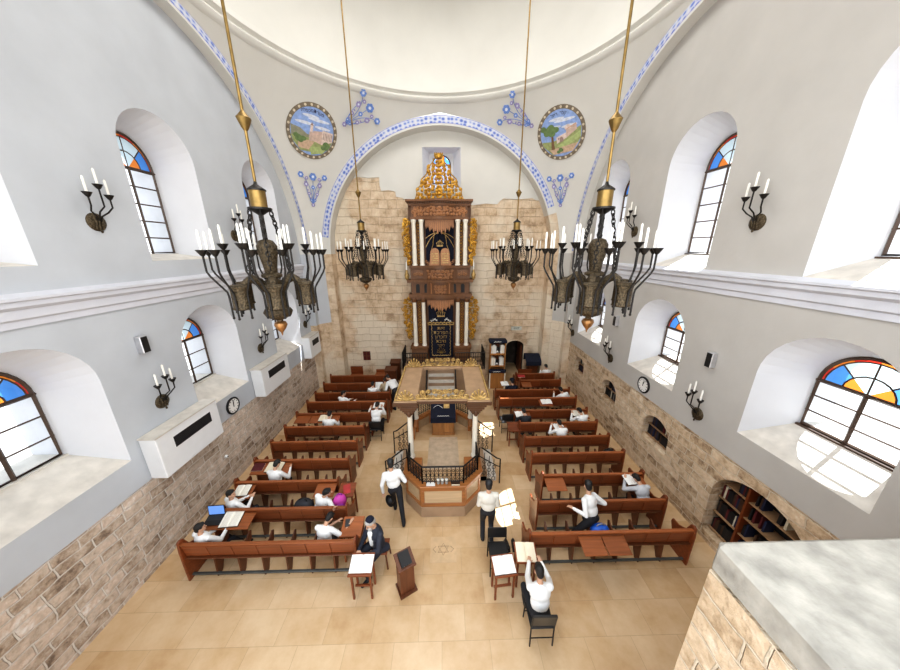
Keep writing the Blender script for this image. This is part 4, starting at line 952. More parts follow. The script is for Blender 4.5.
LX = [(-5.36, -1.76, 7), (-5.36, -2.2, 6), (-5.36, -2.68, 5), (-5.36, -2.66, 5), (-5.36, -2.66, 5), (-5.36, -2.64, 5), (-5.36, -2.63, 5), (-5.36, -2.2, 6), (-5.36, -2.2, 6), (-5.36, -2.62, 5), (-5.36, -2.66, 5)]
RX = [(1.83, 5.39, 7), (2.24, 5.37, 6), (2.64, 5.37, 5), (2.60, 5.37, 5), (2.60, 5.36, 5), (2.64, 5.36, 5), (2.66, 5.40, 5), (2.25, 5.40, 6), (2.22, 5.42, 6), (3.50, 5.40, 4), (3.49, 5.38, 4)]
LR = [(), (0, 1), (0, 4), (0, 1), (), (), (0, 1, 2), (5,), (), (4,), ()]
LS = [(0, 1), (0, 5, 4), (0, 1), (1,), (), (1,), (), (3,), (4,), (), ()]
RR = [(2, 3), (), (0, 4), (), (), (2,), (0, 4), (3,), (), (0,), ()]
RS = [(0, 3), (0, 1, 5), (4,), (4,), (1, 2), (0, 4), (), (4, 5), (0,), (), (2,)]
PEWS_L, PEWS_R = [], []
for i in range(11):
    x0, x1, n = LX[i]; PEWS_L.append(pew(n, x0, x1, LY[i], 'red-brown wooden pew, %s row from the bottom, left of the aisle' % ORD[i] if i else 'long red-brown wooden pew, bottom row left of the aisle', 1, LR[i], LS[i]))
    x0, x1, n = RX[i]; PEWS_R.append(pew(n, x0, x1, RY[i], 'red-brown wooden pew, %s row from the bottom, right of the aisle' % ORD[i] if i else 'long red-brown wooden pew, bottom row right of the aisle', -1, RR[i], RS[i]))

# ---- books
def open_book(loc, rz, label, w=.40, d=.30, tilt=.24, pages=None, cover='black', group=None):
    root = thing('open_book', label, 'book', loc, 0, group); root.rotation_euler = (tilt, 0, rz)
    MB().box((-w/2-.008, -d/2-.008, 0), (w/2+.008, d/2+.008, .008)).build('cover', leather[cover], root)
    for s in (-1, 1):
        mb = MB(); prof = [(0, .012), (.02, .026), (.06, .034), (.12, .032), (w/2, .018)]
        mb.prism([(s*x*(w/.4 if i < 4 else 1), z) for i, (x, z) in enumerate(prof)]+[(s*w/2, .008), (0, .008)], -d/2, d/2, 'xz'); mb.build('page_block', pages or page_m, root)
    return root
def closed_book(loc, rz, label, col, size=(.16, .22, .035), tilt=0, group=None, name='book'):
    root = thing(name, label, 'book', loc, 0, group); root.rotation_euler = (tilt, 0, rz); w, d, t = size
    mb = MB(); mb.box((-w/2, -d/2, 0), (w/2, d/2, .004)); mb.box((-w/2, -d/2, t-.004), (w/2, d/2, t)); mb.box((-w/2, -d/2, 0), (-w/2+.006, d/2, t)); mb.build('cover', leather[col], root)
    MB().box((-w/2+.006, -d/2+.005, .004), (w/2-.005, d/2-.005, t-.004)).build('page_block', beige_p, root); return root
FL = .84  # a book resting on a raised, sloping desk flap
open_book((-4.76, 5.09, .862), .08, 'big open book on the raised desk in front of the bottom-left sitter', .40, .34)
open_book((-5.06, 5.89, .862), .05, 'open book beside the left stone wall, before the second-row sitter', .34, .28)
open_book((-4.70, 6.69, .862), -.02, 'open cream book on the desk before the third-row man in white', .44, .30, pages=beige_p)
open_book((-4.52, 6.42, .74), .3, 'loose white booklet held low by the third-row man in white', .26, .24, .5, white_p, 'cream')
open_book((-4.25, 9.10, .862), 0, 'open pale book on the desk of the sixth left row', .42, .28, pages=beige_p)
open_book((-2.50, 9.92, .862), -.05, 'open white book before the man on the aisle chair, left side', .40, .30, pages=white_p)
open_book((-2.83, 11.53, .90), 0, 'white book propped up before the reader near the ark, left side', .32, .34, 1.0, white_p)
open_book((4.12, 10.02, .862), .05, 'red-edged open book on the empty eighth right row', .42, .26, cover='red', pages=white_p)
open_book((2.86, 9.14, .885), .1, 'open white book before the dark-clothed reader, right aisle end', .40, .28, pages=white_p)
open_book((4.98, 9.14, .885), .0, 'open pale book before the leaning reader beside the right stone wall', .42, .28)
open_book((3.93, 8.33, .862), .1, 'open white book before the man bent over in the fifth right row', .26, .3, pages=white_p)
open_book((4.95, 5.96, .90), .1, 'white book in front of the grey-shirted man by the right wall', .36, .28, pages=white_p)
open_book((2.78, 11.6, .885), .1, 'white book before the navy-jacketed reader near the tall bookcase', .34, .28, pages=white_p)
closed_book((-5.16, 6.71, .845), .05, 'dark red closed book on the desk by the left stone wall, third row', 'wine', (.30, .24, .03), .24)
closed_book((3.72, 12.36, .885), .0, 'closed red and green prayer book on the second-farthest right pew desk', 'red', (.34, .2, .03), .24)

# laptop on the wall-end desk
root = thing('laptop', 'open black laptop with blue screen on the bottom-left desk', 'laptop', (-5.14, 5.08, .865), .0); root.rotation_euler = (.24, 0, .06)
MB().box((-.18, -.13, 0), (.18, .11, .016)).build('keyboard_base', black, root, bevel=.004)
s = MB().box((-.18, -.008, 0), (.18, .0, .24)).build('lid', black, root); s.location = (0, .11, .012); s.rotation_euler = (-.36, 0, 0)
m, nt, bb = new_mat('laptop_screen'); bb.inputs['Base Color'].default_value = (.1, .2, .5, 1); bb.inputs['Emission Color'].default_value = (.16, .33, .75, 1); bb.inputs['Emission Strength'].default_value = .55; bb.inputs['Roughness'].default_value = .2
q = MB().box((-.165, -.011, .015), (.165, -.008, .225)).build('screen', m, s)
mb = MB()
for r in range(4): mb.box((-.15, -.02+.028*r, .016), (.15, .0+.028*r, .019))
mb.build('keys', grille_m, root)
root = thing('phone', 'dark phone lying on the raised desk beside the suited man', 'phone', (-2.10, 4.92, .875)); root.rotation_euler = (.27, 0, .2)
MB().box((-.05, -.08, 0), (.05, .08, .01)).build('case', black, root, bevel=.004); MB().box((-.044, -.072, .010), (.044, .072, .012)).build('screen', grille_m, root)

# ---- bags
def bag(loc, rz, label, mat, size, name='backpack', strap=None):
    root = thing(name, label, 'bag', loc, rz); w, d, h = size
    mb = MB(); mb.ell((0, 0, h*.5), (w/2, d/2, h/2), 14, 10); mb.box((-w*.38, -d*.36, 0.0), (w*.38, d*.36, h*.6)); mb.build('body', mat, root, bevel=.02)
    mb = MB(); mb.ell((0, -d*.42, h*.35), (w*.34, d*.22, h*.26), 12, 8); mb.build('pocket', strap or mat, root)
    mb = MB(); mb.tube([(w*.2*math.cos(t), 0, h*.95+h*.16*math.sin(t)) for t in [PI*i/8 for i in range(9)]], .013, 6); mb.build('handle', strap or black, root)
    return root
magenta = plain('magenta_fabric', (.55, .06, .38), .6, var=.2); purple = plain('purple_fabric', (.28, .03, .30), .6)
bluef = plain('blue_fabric', (.02, .12, .55), .5, var=.3); dkbag = plain('charcoal_fabric', (.03, .032, .04), .7, var=.3)
bag((-2.52, 5.60, .60), .3, 'round magenta bag on the seat beside the leaning man, left side', magenta, (.32, .28, .36), 'handbag', purple)
bag((-3.42, 5.62, .45), -.2, 'black backpack between the second and third left rows', dkbag, (.50, .36, .36))
bag((3.56, 4.83, .45), .1, 'bright blue bag on a seat of the bottom right pew', bluef, (.44, .3, .30), 'shoulder_bag', silver)
bag((5.08, 7.18, .45), 0, 'black coat bundle on the wall-end seat of the fourth right row', black, (.42, .34, .42), 'coat_bundle')
bag((2.95, 5.52, .45), .2, 'dark folded bag on a seat of the second right row', navy2, (.40, .24, .2), 'folded_bag')

# ---- chairs in the aisles
def chair(loc, rz, label, mseat=black, mframe=iron, hb=.84):
    root = thing('metal_chair', label, 'chair', loc, rz, 'black metal chairs')
    MB().box((-.21, -.20, .43), (.21, .21, .47)).build('seat', mseat, root, bevel=.02)
    mb = MB(); mb.prism([(-.22, .55), (-.24, hb-.02), (-.21, hb), (-.19, .56)], -.21, .21, 'yz'); mb.build('backrest', mseat, root, bevel=.02)
    for sx in (-1, 1):
        MB().tube([(sx*.20, -.20, 0), (sx*.20, -.18, .45), (sx*.20, -.225, hb-.05)], .013, 6).build('leg', mframe, root)
        MB().tube([(sx*.20, .22, 0), (sx*.20, .18, .45)], .013, 6).build('leg', mframe, root)
    mb = MB(); mb.tube([(-.2, .2, .2), (.2, .2, .2)], .009, 5); mb.tube([(-.2, -.19, .2), (.2, -.19, .2)], .009, 5); mb.build('stretcher', mframe, root)
    return root
chair((1.22, 4.55, 0), PI, 'empty black chair facing the camera at the bottom of the aisle')
chair((-2.44, 9.12, 0), 0, 'black chair in the left aisle with a man in white on it')
stool = thing('wooden_stool', 'small wooden stool under the bearded man in the black suit', 'stool', (-1.36, 4.70, 0)); MB().box((-.18, -.18, .42), (.18, .18, .46)).build('seat', pew_m, stool, bevel=.01)
for sx in (-1, 1):
    for sy in (-1, 1): MB().tube([(sx*.17, sy*.17, 0), (sx*.14, sy*.14, .42)], .018, 6).build('leg', pew_dark, stool)
chair((2.42, 9.45, 0), 0, 'empty black chair in the right aisle beside a small brown table')
def stand(loc, rz, label, mat, w=.5, h=.86, d=.4, name='reading_stand', solid=False):
    root = thing(name, label, 'reading stand', loc, rz)
    mb = MB(); mb.prism([(-d/2, h-.05), (d/2, h+.06), (d/2, h+.085), (-d/2, h-.025)], -w/2, w/2, 'yz'); mb.box((-w/2, -d/2-.015, h-.05), (w/2, -d/2, h-.0)); mb.build('top', mat, root, bevel=.006)
    if solid: MB().box((-w/2+.03, -d/2+.05, .04), (w/2-.03, d/2-.03, h-.03)).build('cabinet', mat, root, bevel=.006); MB().box((-w/2, -d/2, 0), (w/2, d/2, .04)).build('base', mat, root)
    else:
        for sx in (-1, 1):
            for sy in (-1, 1): MB().box((sx*(w/2-.05)-.018, sy*(d/2-.05)-.018, 0), (sx*(w/2-.05)+.018, sy*(d/2-.05)+.018, h-.02+sy*.04)).build('leg', mat, root)
        MB().box((-w/2+.05, -.015, .15), (w/2-.05, .015, .19)).build('stretcher', mat, root)
    return root
stand((2.52, 8.66, 0), 0, 'small brown wooden table in the right aisle beside the pews', pew_m, .46, .68, .40, 'side_table')
stand((-1.98, 4.86, 0), .0, 'brown raised reading board beside the bearded man in the black suit', pew_light, .46, .82, .40)
stand((-2.42, 5.86, 0), 0, 'slanted wooden reading stand at the aisle end of the third left row', pew_m, .40, .84, .34)
stand((-1.58, 4.12, 0), 0, 'low reading stand in front of the seated man in the black suit', pew_m, .46, .74, .36)
stand((-.74, 4.16, 0), .5, 'small dark wooden reading stand at the bottom of the central aisle', pew_dark, .36, .78, .32, solid=True)
stand((1.70, 4.24, 0), -.05, 'reading stand carrying the big open book at the bottom right aisle', pew_m, .44, .78, .34)
stand((1.22, 4.05, 0), .1, 'low stand with a white sheet at the bottom edge, beside the black chair', pew_m, .46, .72, .34)
open_book((-1.58, 4.12, .76), 0, 'open white book on the low stand before the suited man', .44, .30, .30, white_p)
open_book((1.70, 4.24, .80), -.05, 'big open book on the stand at the bottom right of the aisle', .38, .34, .30, beige_p)
open_book((1.22, 4.05, .74), .1, 'white open book at the bottom edge beside the black chair', .42, .3, .30, white_p)
closed_book((-2.42, 5.86, .87), .3, 'red paperback on the aisle-end reading stand, left side', 'red', (.17, .23, .02), .31)
closed_book((-.74, 4.16, .82), .5, 'black book on the small dark stand at the bottom of the aisle', 'black', (.22, .26, .03), .33)
for i, (x, l) in enumerate(((1.52, 'left black shoe of the pair standing beside the bottom right pew'), (1.67, 'right black shoe of the pair standing beside the bottom right pew'))):
    root = thing('shoe', l, 'shoe', (x, 4.95, 0), .1-.2*i, 'pair of black shoes')
    mb = MB(); mb.ell((0, .03, .045), (.048, .15, .05), 12, 8); mb.ell((0, -.07, .07), (.042, .065, .06), 10, 7); mb.build('upper', black, root); MB().box((-.04, -.13, 0), (.04, .16, .015)).build('sole', leather['black'], root)

# ---- things on the platform ledge
root = thing('paper_sheet', 'white paper sheet lying on the front ledge of the platform', 'paper', (-.29, 5.835, 1.0)); MB().box((-.11, -.06, 0), (.11, .06, .006)).build('sheet', white_p, root)
jar_m = plain('jar_glass_grey', (.32, .32, .30), .15, .2, var=.3)
for i, lab in enumerate(('left one of three small glass jars on the platform ledge', 'middle one of three small glass jars on the platform ledge', 'right one of three small glass jars on the platform ledge')):
    root = thing('glass_jar', lab, 'jar', (-.10+.105*i, 5.86, 1.0), 0, 'small glass jars on the platform ledge')
    MB().lathe([(.038, 0), (.042, .02), (.042, .09), (.035, .11)], seg=14).build('body', jar_m, root); MB().lathe([(.037, .11), (.037, .135), (.01, .138)], seg=14).build('lid', candle, root)
closed_book((.34, 5.835, 1.0), 0, 'dark book on the front ledge of the platform', 'brown', (.22, .12, .045))

# ---- furniture by the far wall
K1 = (2.68, 12.86)
bc = thing('bookcase', 'tall narrow wooden bookcase with two open shelves beside the ark railing', 'bookcase', (K1[0], K1[1], 0))
mb = MB(); mb.box((-.37, 0, 0), (.37, .46, .95)); mb.build('base_cabinet', cab_m, bc, bevel=.01)
for s in (-1, 1): MB().box((s*.37-.03, -.02, .0), (s*.37+.03, .02, .95)).build('pale_stile', cream, bc); MB().box((s*.36-.02, .12, .95), (s*.36+.02, .46, 2.5)).build('side_panel', cab_m, bc)
for z in (1.12, 1.75, 2.36): MB().box((-.37, .10, z), (.37, .46, z+.07)).build('shelf', cab_m, bc)
MB().box((-.37, .44, .95), (.37, .46, 2.45)).build('back_panel', pew_dark, bc)
for z, lab, d in ((.95, 'navy cloth with pale lettering draped on the lower top of the bookcase', .12), (2.45, 'navy cloth draped over the top of the tall bookcase', .46)):
    root = thing('cloth_cover', lab, 'cloth', (K1[0], K1[1], z)); y1 = .14 if z < 1 else .48
    mb = MB(); mb.box((-.42, -.05 if z < 1 else .06, -.10), (.42, y1, .06)); mb.build('cloth', navy2, root, bevel=.03)
    mb = MB(); 
    for i in range(6): mb.ell((-.2+.06*i, (-.055 if z < 1 else .055), -.02+.015*(i % 2)), (.034, .006, .018), 7, 5)
    mb.build('embroidery', candle, root)
rr = random.Random(11)
shelf_words = {1.19: 'lower', 1.82: 'upper'}
for z in (1.19, 1.82):
    x = -.32
    while x < .28:
        w = rr.uniform(.035, .06); mid = -.11 < x < .09
        if not mid:
            root = thing('book', 'white-spined book standing on the %s shelf of the tall bookcase' % shelf_words[z], 'book', (x+w/2, 0, z), 0, 'white books on the %s bookcase shelf' % shelf_words[z]); root.location = (K1[0]+x+w/2, K1[1]+.30, z)
            MB().box((-w/2+.002, -.15, 0), (w/2-.002, .1, rr.uniform(.36, .44))).build('cover', rr.choice((candle, beige_p, white_p)), root)
        x += w
    root = thing('framed_card', 'dark framed card between the white books on the %s bookcase shelf' % shelf_words[z], 'card', (K1[0]-.01, K1[1]+.2, z)); MB().box((-.10, 0, 0), (.10, .03, .30)).build('frame', leather['black'], root); MB().prism([(-.07, .04), (.07, .04), (0, .15)], -.006, 0, 'xz').build('picture', white_p, root)
lt = thing('lectern', 'small wooden lectern in the far right corner under a navy cover', 'lectern', (4.72, 13.95, 0))
MB().box((-.26, -.16, 0), (.26, .20, 1.02)).build('body', pew_dark, lt, bevel=.01); mb = MB(); mb.prism([(-.24, 1.02), (.26, 1.22), (.26, 1.25), (-.24, 1.05)], -.36, .36, 'yz'); mb.build('top', cab_m, lt)
root = thing('cloth_cover', 'rounded navy cloth over the small lectern in the far right corner', 'cloth', (4.72, 13.95, 0))
mb = MB(); mb.prism([(-.28, .86), (-.27, 1.08), (-.1, 1.22), (.16, 1.36), (.30, 1.36), (.32, 1.0), (.30, 1.0), (.29, 1.28), (.1, 1.24), (-.24, 1.07), (-.26, .86)], -.40, .40, 'yz'); mb.build('cloth', navy2, root, bevel=.01)
def low_seat(loc, rz, label, w=.62, h=.85, mat=None):
    root = thing('wooden_bench', label, 'bench', loc, rz, 'small wooden benches by the far wall')
    MB().box((-w/2, -.18, .40), (w/2, .18, .44)).build('seat', pew_light, root); MB().box((-w/2, .14, .44), (w/2, .18, h)).build('backrest', mat or pew_m, root)
    for s in (-1, 1): MB().box((s*(w/2-.03)-.02, -.18, 0), (s*(w/2-.03)+.02, .18, .40)).build('side_panel', mat or pew_m, root)
low_seat((-4.52, 13.75, 0), 0, 'short wooden bench against the far wall, farthest left')
low_seat((-3.2, 13.9, 0), 0, 'pale short bench against the far wall beside the ark stairs', .7, .6, pew_light)
low_seat((4.18, 13.2, 0), 0, 'short red wooden bench in front of the covered lectern', .70, .82)
stand((-2.62, 13.35, 0), 0, 'dark brown wooden box lectern at the foot of the ark dais, nearer one', pew_dark, .62, .92, .42, 'box_lectern', True)
stand((-2.52, 14.15, 0), 0, 'dark brown wooden box lectern against the far wall behind another', pew_dark, .56, 1.0, .4, 'box_lectern', True)
# inlaid floor slab
root = thing('floor_inlay', 'pale square floor slab with a star emblem in the central aisle', 'floor slab', (.02, 4.93, 0))
MB().box((-.30, -.30, 0), (.30, .30, .004)).build('slab', plain('inlay_stone', (.60, .43, .26), .3, var=.1), root)
mb = MB()
for k in range(2): mb.tube([(.14*math.cos(PI/2+PI*k+2*PI*i/3), .14*math.sin(PI/2+PI*k+2*PI*i/3), .004) for i in range(3)], .008, 4, closed=True)
for s in (-1, 1): mb.tube([(s*.17, -.07, .004), (s*.24, .0, .004), (s*.17, .07, .004)], .007, 4)
mb.build('emblem', bimah_base, root)

# ---- bookshelves in the wall niches, each book by itself
def niche_shelf(n, label, zs, post=None, dens=1.0, gname=''):
    c, hw_, sill, spr, apx, _ = n
    root = thing('niche_bookshelf', label, 'bookshelf', (XW+.02, c, 0))
    lim = lambda z: hw_ if z <= spr else hw_*math.sqrt(max(0, 1-((z-spr)/(apx-spr))**2))
    for z in zs:
        w = lim(z)-.03; MB().box((.14, -w, z-.02), (.47, w, z)).build('shelf', seat_m, root)
    if post is not None: MB().box((.10, post-.02, sill+.01), (.47, post+.02, lim(0) and spr+(apx-spr)*.82)).build('upright', pew_m, root)
    rr = random.Random(int(c*10))
    tops = list(zs[1:])+[apx]; bases = [(z) for z in zs]
    for zi, z in enumerate(bases):
        y = -hw_+.04; hgap = (tops[zi]-z)-.03
        while y < hw_-.06:
            t = rr.uniform(.028, .05) if hw_ > .7 else rr.uniform(.04, .06)
            h = min(hgap-.02, rr.uniform(.24, .33)); zz = z+h
            if lim(zz) < abs(y)+t+.02 or lim(zz) < abs(y): y += t; continue
            if (post is not None and abs(y+t/2-post) < .05) or rr.random() < (.12 if post is None else (.05 if y > (post or 0) else .35 if zi == 0 else .75)): y += t; continue
            col = rr.choice(('black', 'black', 'black', 'black', 'navy', 'black', 'wine', 'brown') if rr.random() < .93 else ('cream', 'grey')); sh = ('pale' if col in ('cream', 'grey') else 'dark'); w3 = (sh, ('bottom', 'second', 'third', 'fourth')[zi], gname)
            b = thing('book', '%s book standing on the %s shelf of %s' % w3, 'book', (XW+.02, c, 0), 0, '%s books on the %s shelf of %s' % w3)
            b.location = (XW+.02+.26, c+y+t/2, z)
            MB().box((-.07, -t/2+.002, 0), (.14, t/2-.002, h)).build('cover', leather[col], b)
            y += t
niche_shelf(NICHE[0], 'large arched niche bookshelf at the bottom right of the stone wall', (.30, .78, 1.22, 1.62), .30, gname='the large arched niche')
niche_shelf(NICHE[1], 'small arched niche bookshelf, nearest of three farther along the right stone wall', (1.16, 1.52), None, gname='the nearest small arched niche')
niche_shelf(NICHE[2], 'small arched niche bookshelf, middle of three along the right stone wall', (1.18, 1.54), None, gname='the middle small arched niche')
niche_shelf(NICHE[3], 'small arched niche bookshelf, farthest along the right stone wall', (1.20, 1.56), None, gname='the farthest small arched niche')

# white worn stone block of the gallery at the lower right
root = thing('stone_pier', 'worn white stone pier top at the lower right corner', 'pier', (0, 0, 0))
mb = MB(); nx, ny = 14, 6; x0, x1, y0, y1, zt = 2.24, 5.2, .55, 1.63, 4.50
mb.box((x0, y0, 0), (x1, y1, zt-.30)); mb.build('shaft', stone_side_r, root)
MB().box((x0-.01, y0-.03, zt-.30), (x1+.03, y1+.02, zt)).build('capstone', stone_worn, root, bevel=.04)
# ================================================================== PEOPLE
skin_m = plain('skin', (.56, .33, .22), .5, var=.06); lip_m = plain('lips', (.38, .16, .12), .5)
shirt_w = plain('white_shirt', (.80, .80, .79), .75, var=.05, bump=.35, bscale=14); shirt_c = plain('cream_shirt', (.66, .63, .56), .75, var=.06, bump=.35, bscale=14)
shirt_g = plain('grey_shirt', (.50, .51, .54), .75, var=.06, bump=.3, bscale=14); suit_n = plain('navy_suit', (.022, .026, .042), .7, var=.2, bump=.2, bscale=14)
trou_b = plain('black_trousers', (.016, .017, .022), .75, var=.2, bump=.25, bscale=14); tan_cl = plain('tan_clothes', (.42, .33, .22), .75, var=.1, bump=.3, bscale=14)
hair_b = plain('black_hair', (.012, .010, .009), .6, var=.3, bump=.5, bscale=90); hair_br = plain('dark_brown_hair', (.045, .025, .015), .6, var=.3, bump=.5, bscale=90); hair_gr = plain('grey_beard', (.42, .40, .38), .7, var=.2, bump=.5, bscale=90)
shoe_m = leather['black']
def ik(a, b, l1, l2, pole):
    d = b-a; L = min(d.length, (l1+l2)*.998); u = d.normalized(); b = a+u*L
    x = (l1*l1-l2*l2+L*L)/(2*L); h = math.sqrt(max(l1*l1-x*x, 0)); q = pole-u*pole.dot(u)
    if q.length < 1e-4: q = V((0, 0, 1)).cross(u)
    return a+u*x+q.normalized()*h, b
class Body:
    def __init__(s): s.P = []
    def cap(s, a, b, ra, rb, m): s.P.append(('c', V(a), V(b), ra, rb, m))
    def ell(s, c, r, R, m): s.P.append(('e', V(c), V(r), R, m))
def rot(pitch=0, roll=0, yaw=0): return Matrix.Rotation(yaw, 3, 'Z') @ Matrix.Rotation(roll, 3, 'Y') @ Matrix.Rotation(-pitch, 3, 'X')
def mesh_of(prims, voxel, smooth_it=3):
    mb = MB()
    for p in prims:
        if p[0] == 'c':
            a, b, ra, rb = p[1:5]; d = (b-a); L = d.length
            if L < 1e-5: mb.ell(a, (ra, ra, ra), 14, 10); continue
            q = d.normalized(); n = 5; pts = []; rs = []
            for i in range(n): t = PI/2*(1-i/n); pts.append(a-q*ra*math.sin(t)); rs.append(max(ra*math.cos(t), ra*.08))
            pts.append(a); rs.append(ra); pts.append(b); rs.append(rb)
            for i in range(1, n+1): t = PI/2*i/n; pts.append(b+q*rb*math.sin(t)); rs.append(max(rb*math.cos(t), rb*.08))
            mb.tube(pts, rs, 14)
        else:
            c, r, R = p[1:4]; mb.ell((0, 0, 0), r, 18, 12, M=Matrix.Translation(c) @ R.to_4x4())
    o = mb.build('tmp', skin_m); m = o.modifiers.new('r', 'REMESH'); m.mode = 'VOXEL'; m.voxel_size = voxel
    k = o.modifiers.new('s', 'SMOOTH'); k.factor = .5; k.iterations = smooth_it
    me = bpy.data.meshes.new_from_object(o.evaluated_get(bpy.context.evaluated_depsgraph_get())); old = o.data
    bpy.data.objects.remove(o); bpy.data.meshes.remove(old); return me
def paint_mesh(me, prims, mats):
    n = len(me.polygons); c = np.empty(n*3); me.polygons.foreach_get('center', c); c = c.reshape(-1, 3); best = np.full(n, 1e9); mi = np.zeros(n, int)
    for p in prims:
        if p[0] == 'c':
            a = np.array(p[1]); d = np.array(p[2])-a; LL = max(d@d, 1e-9); t = np.clip(((c-a)@d)/LL, 0, 1); dist = np.linalg.norm(c-(a+t[:, None]*d), axis=1)-(p[3]+(p[4]-p[3])*t); m = p[5]
        else:
            R = np.array(p[3]); q = (c-np.array(p[1]))@R; r = np.array(p[2]); k = np.linalg.norm(q/r, axis=1); dist = (k-1)*min(r) if True else k; m = p[4]
        w = dist < best; best[w] = dist[w]; mi[w] = m
    me.materials.clear()
    for m in mats: me.materials.append(m)
    me.polygons.foreach_set('material_index', mi.tolist()); me.polygons.foreach_set('use_smooth', [True]*n); me.update()
def person(loc, face, label, pelvis=(0, 0, .55), lean=0, side=0, twist=0, head=(0, 0, 0), hands=None, feet=None, elbow=(0, -.3, -1), short=False,
           shirt=None, trousers=None, hair=None, beard=None, cap=None, s=1.0, jacket=False, hat=False, voxel=.0105, curl=.7, knee=None):
    """loc: floor point under the pelvis; face: heading (0 = towards the ark); everything else in the body's own frame, metres"""
    B = Body(); SK, SH, TR, SO, LP, WS = 0, 1, 2, 3, 4, 5
    R = rot(lean, side, 0); Rt = R @ Matrix.Rotation(twist, 3, 'Z'); Z = V((0, 0, 1)); P = V(pelvis)
    up = R @ Z; chest = P+up*.30*s; neck = P+up*.50*s; rx = Rt @ V((1, 0, 0)); fy = Rt @ V((0, 1, 0))
    B.ell(P+up*.02, V((.165, .120, .125))*s, R, TR)
    B.ell(P+up*.17*s, V((.172, .125, .17))*s, R, SH); B.ell(chest+up*.05*s, V((.192, .132, .175))*s, Rt, SH)
    shl = [neck-up*.065*s-rx*.175*s, neck-up*.065*s+rx*.175*s]
    B.cap(shl[0], shl[1], .068*s, .068*s, SH); B.cap(neck-up*.07*s, neck-up*.02*s, .085*s, .062*s, SH)
    Rh = R @ rot(*head) if False else (Matrix.Rotation(twist, 3, 'Z') @ rot(head[0], head[1], head[2])) ; hu = Rh @ Z; hf = Rh @ V((0, 1, 0)); hr = Rh @ V((1, 0, 0))
    n2 = neck+up*.02*s+hu*.05*s; B.cap(neck-up*.03*s, n2+hu*.03*s, .055*s, .052*s, SK)
    H = n2+hu*.125*s+hf*.022*s
    B.ell(H+hu*.015*s-hf*.012*s, V((.076, .096, .100))*s, Rh, SK); B.ell(H-hu*.055*s+hf*.030*s, V((.056, .060, .062))*s, Rh, SK)
    B.cap(H+hf*.082*s+hu*.012*s, H+hf*.104*s-hu*.022*s, .009*s, .015*s, SK)
    B.cap(H+hf*.080*s-hu*.056*s-hr*.018*s, H+hf*.080*s-hu*.056*s+hr*.018*s, .010*s, .010*s, LP)
    B.cap(H+hf*.070*s-hu*.092*s, H+hf*.062*s-hu*.095*s, .022*s, .022*s, SK)
    for q in (-1, 1): B.ell(H+hr*q*.078*s-hf*.008*s-hu*.008*s, V((.012, .022, .034))*s, Rh, SK)
    hands = hands or [(-.2, .35, .80), (.2, .35, .80)]; feet = feet or [(-.11, .42, .0), (.11, .42, .0)]
    for i in (0, 1):
        q = -1 if i == 0 else 1; a = shl[i]; t = V(hands[i]); pole = V((q*.6, elbow[1], elbow[2])); e, w = ik(a, t, .30*s, .265*s, pole)
        B.cap(a, e, .066*s, .054*s, SH)
        if short: B.cap(a.lerp(e, .0), a.lerp(e, .75), .066*s, .060*s, SH); B.P[-2] = ('c', a, e, .050*s, .042*s, SK)
        m = SK if short else SH
        B.cap(e, w, .044*s if short else .052*s, .029*s if short else .036*s, m)
        if not short: B.cap(e.lerp(w, .85), e.lerp(w, .97), .034*s, .036*s, WS if jacket else SH)
        d = (w-e).normalized(); up_h = Z-d*d.z
        if up_h.length < .05: up_h = fy-d*d.dot(fy)
        up_h.normalize(); sd = d.cross(up_h).normalized(); thumb = sd*(-q)
        RR = Matrix((sd, d, up_h)).transposed()
        pc = w+d*.052*s; B.ell(pc, V((.040, .052, .016))*s, RR, SK)
        for j, (off, L) in enumerate(((-.030, .062), (-.010, .074), (.011, .070), (.030, .055))):
            b0 = w+d*.088*s+sd*off*s; c1_ = curl*.8; k1 = b0+(d*math.cos(c1_*.5)-up_h*math.sin(c1_*.5))*L*.5*s; k2 = k1+(d*math.cos(c1_*1.4)-up_h*math.sin(c1_*1.4))*L*.5*s
            B.cap(b0, k1, .0100*s, .0095*s, SK); B.cap(k1, k2, .0095*s, .0080*s, SK)
        b0 = w+d*.03*s+thumb*.032*s; k1 = b0+(d*.6+thumb*.75-up_h*.25).normalized()*.036*s; B.cap(b0, k1, .0125*s, .011*s, SK); B.cap(k1, k1+(d*.9+thumb*.25-up_h*.3).normalized()*.032*s, .0105*s, .009*s, SK)
        hp = P+rx*q*.092*s-up*.03*s; ft = V(feet[i]); an = ft+V((0, -.02, .085))*s
        kp = V(knee[i]) if knee else V((q*.25, 1, .6)); k, an = ik(hp, an, .44*s, .42*s, kp)
        B.cap(hp, k, .092*s, .066*s, TR); B.cap(k, an, .064*s, .052*s, TR); B.cap(an, an-V((0, 0, .03*s)), .050*s, .048*s, TR)
        fd = V((ft.x-hp.x, abs(ft.y-hp.y)+.6, 0)).normalized()
        B.cap(an+V((0, 0, -.045))*s-fd*.03*s, an+V((0, 0, -.050))*s+fd*.15*s, .042*s, .034*s, SO)
    if jacket:
        B.ell(P+up*.08*s, V((.185, .135, .20))*s, R, SH); B.cap(P-up*.02+fy*.02-rx*.12, P-up*.10-fy*.08-rx*.14, .09*s, .09*s, SH); B.cap(P-up*.02-fy*.02+rx*.12, P-up*.10-fy*.06+rx*.14, .09*s, .09*s, SH)
        B.cap(chest+fy*.125*s-up*.16*s, chest+fy*.105*s+up*.14*s, .040*s, .058*s, WS)
    me = mesh_of(B.P, voxel); paint_mesh(me, B.P, [skin_m, shirt or shirt_w, trousers or trou_b, shoe_m, lip_m, shirt_w])
    o = bpy.data.objects.new('person', me); COL.objects.link(o); o.location = loc; o.rotation_euler = (0, 0, face); tag(o, label, 'person')
    # hair as a close cap of its own, shaped by the skull
    hb = []
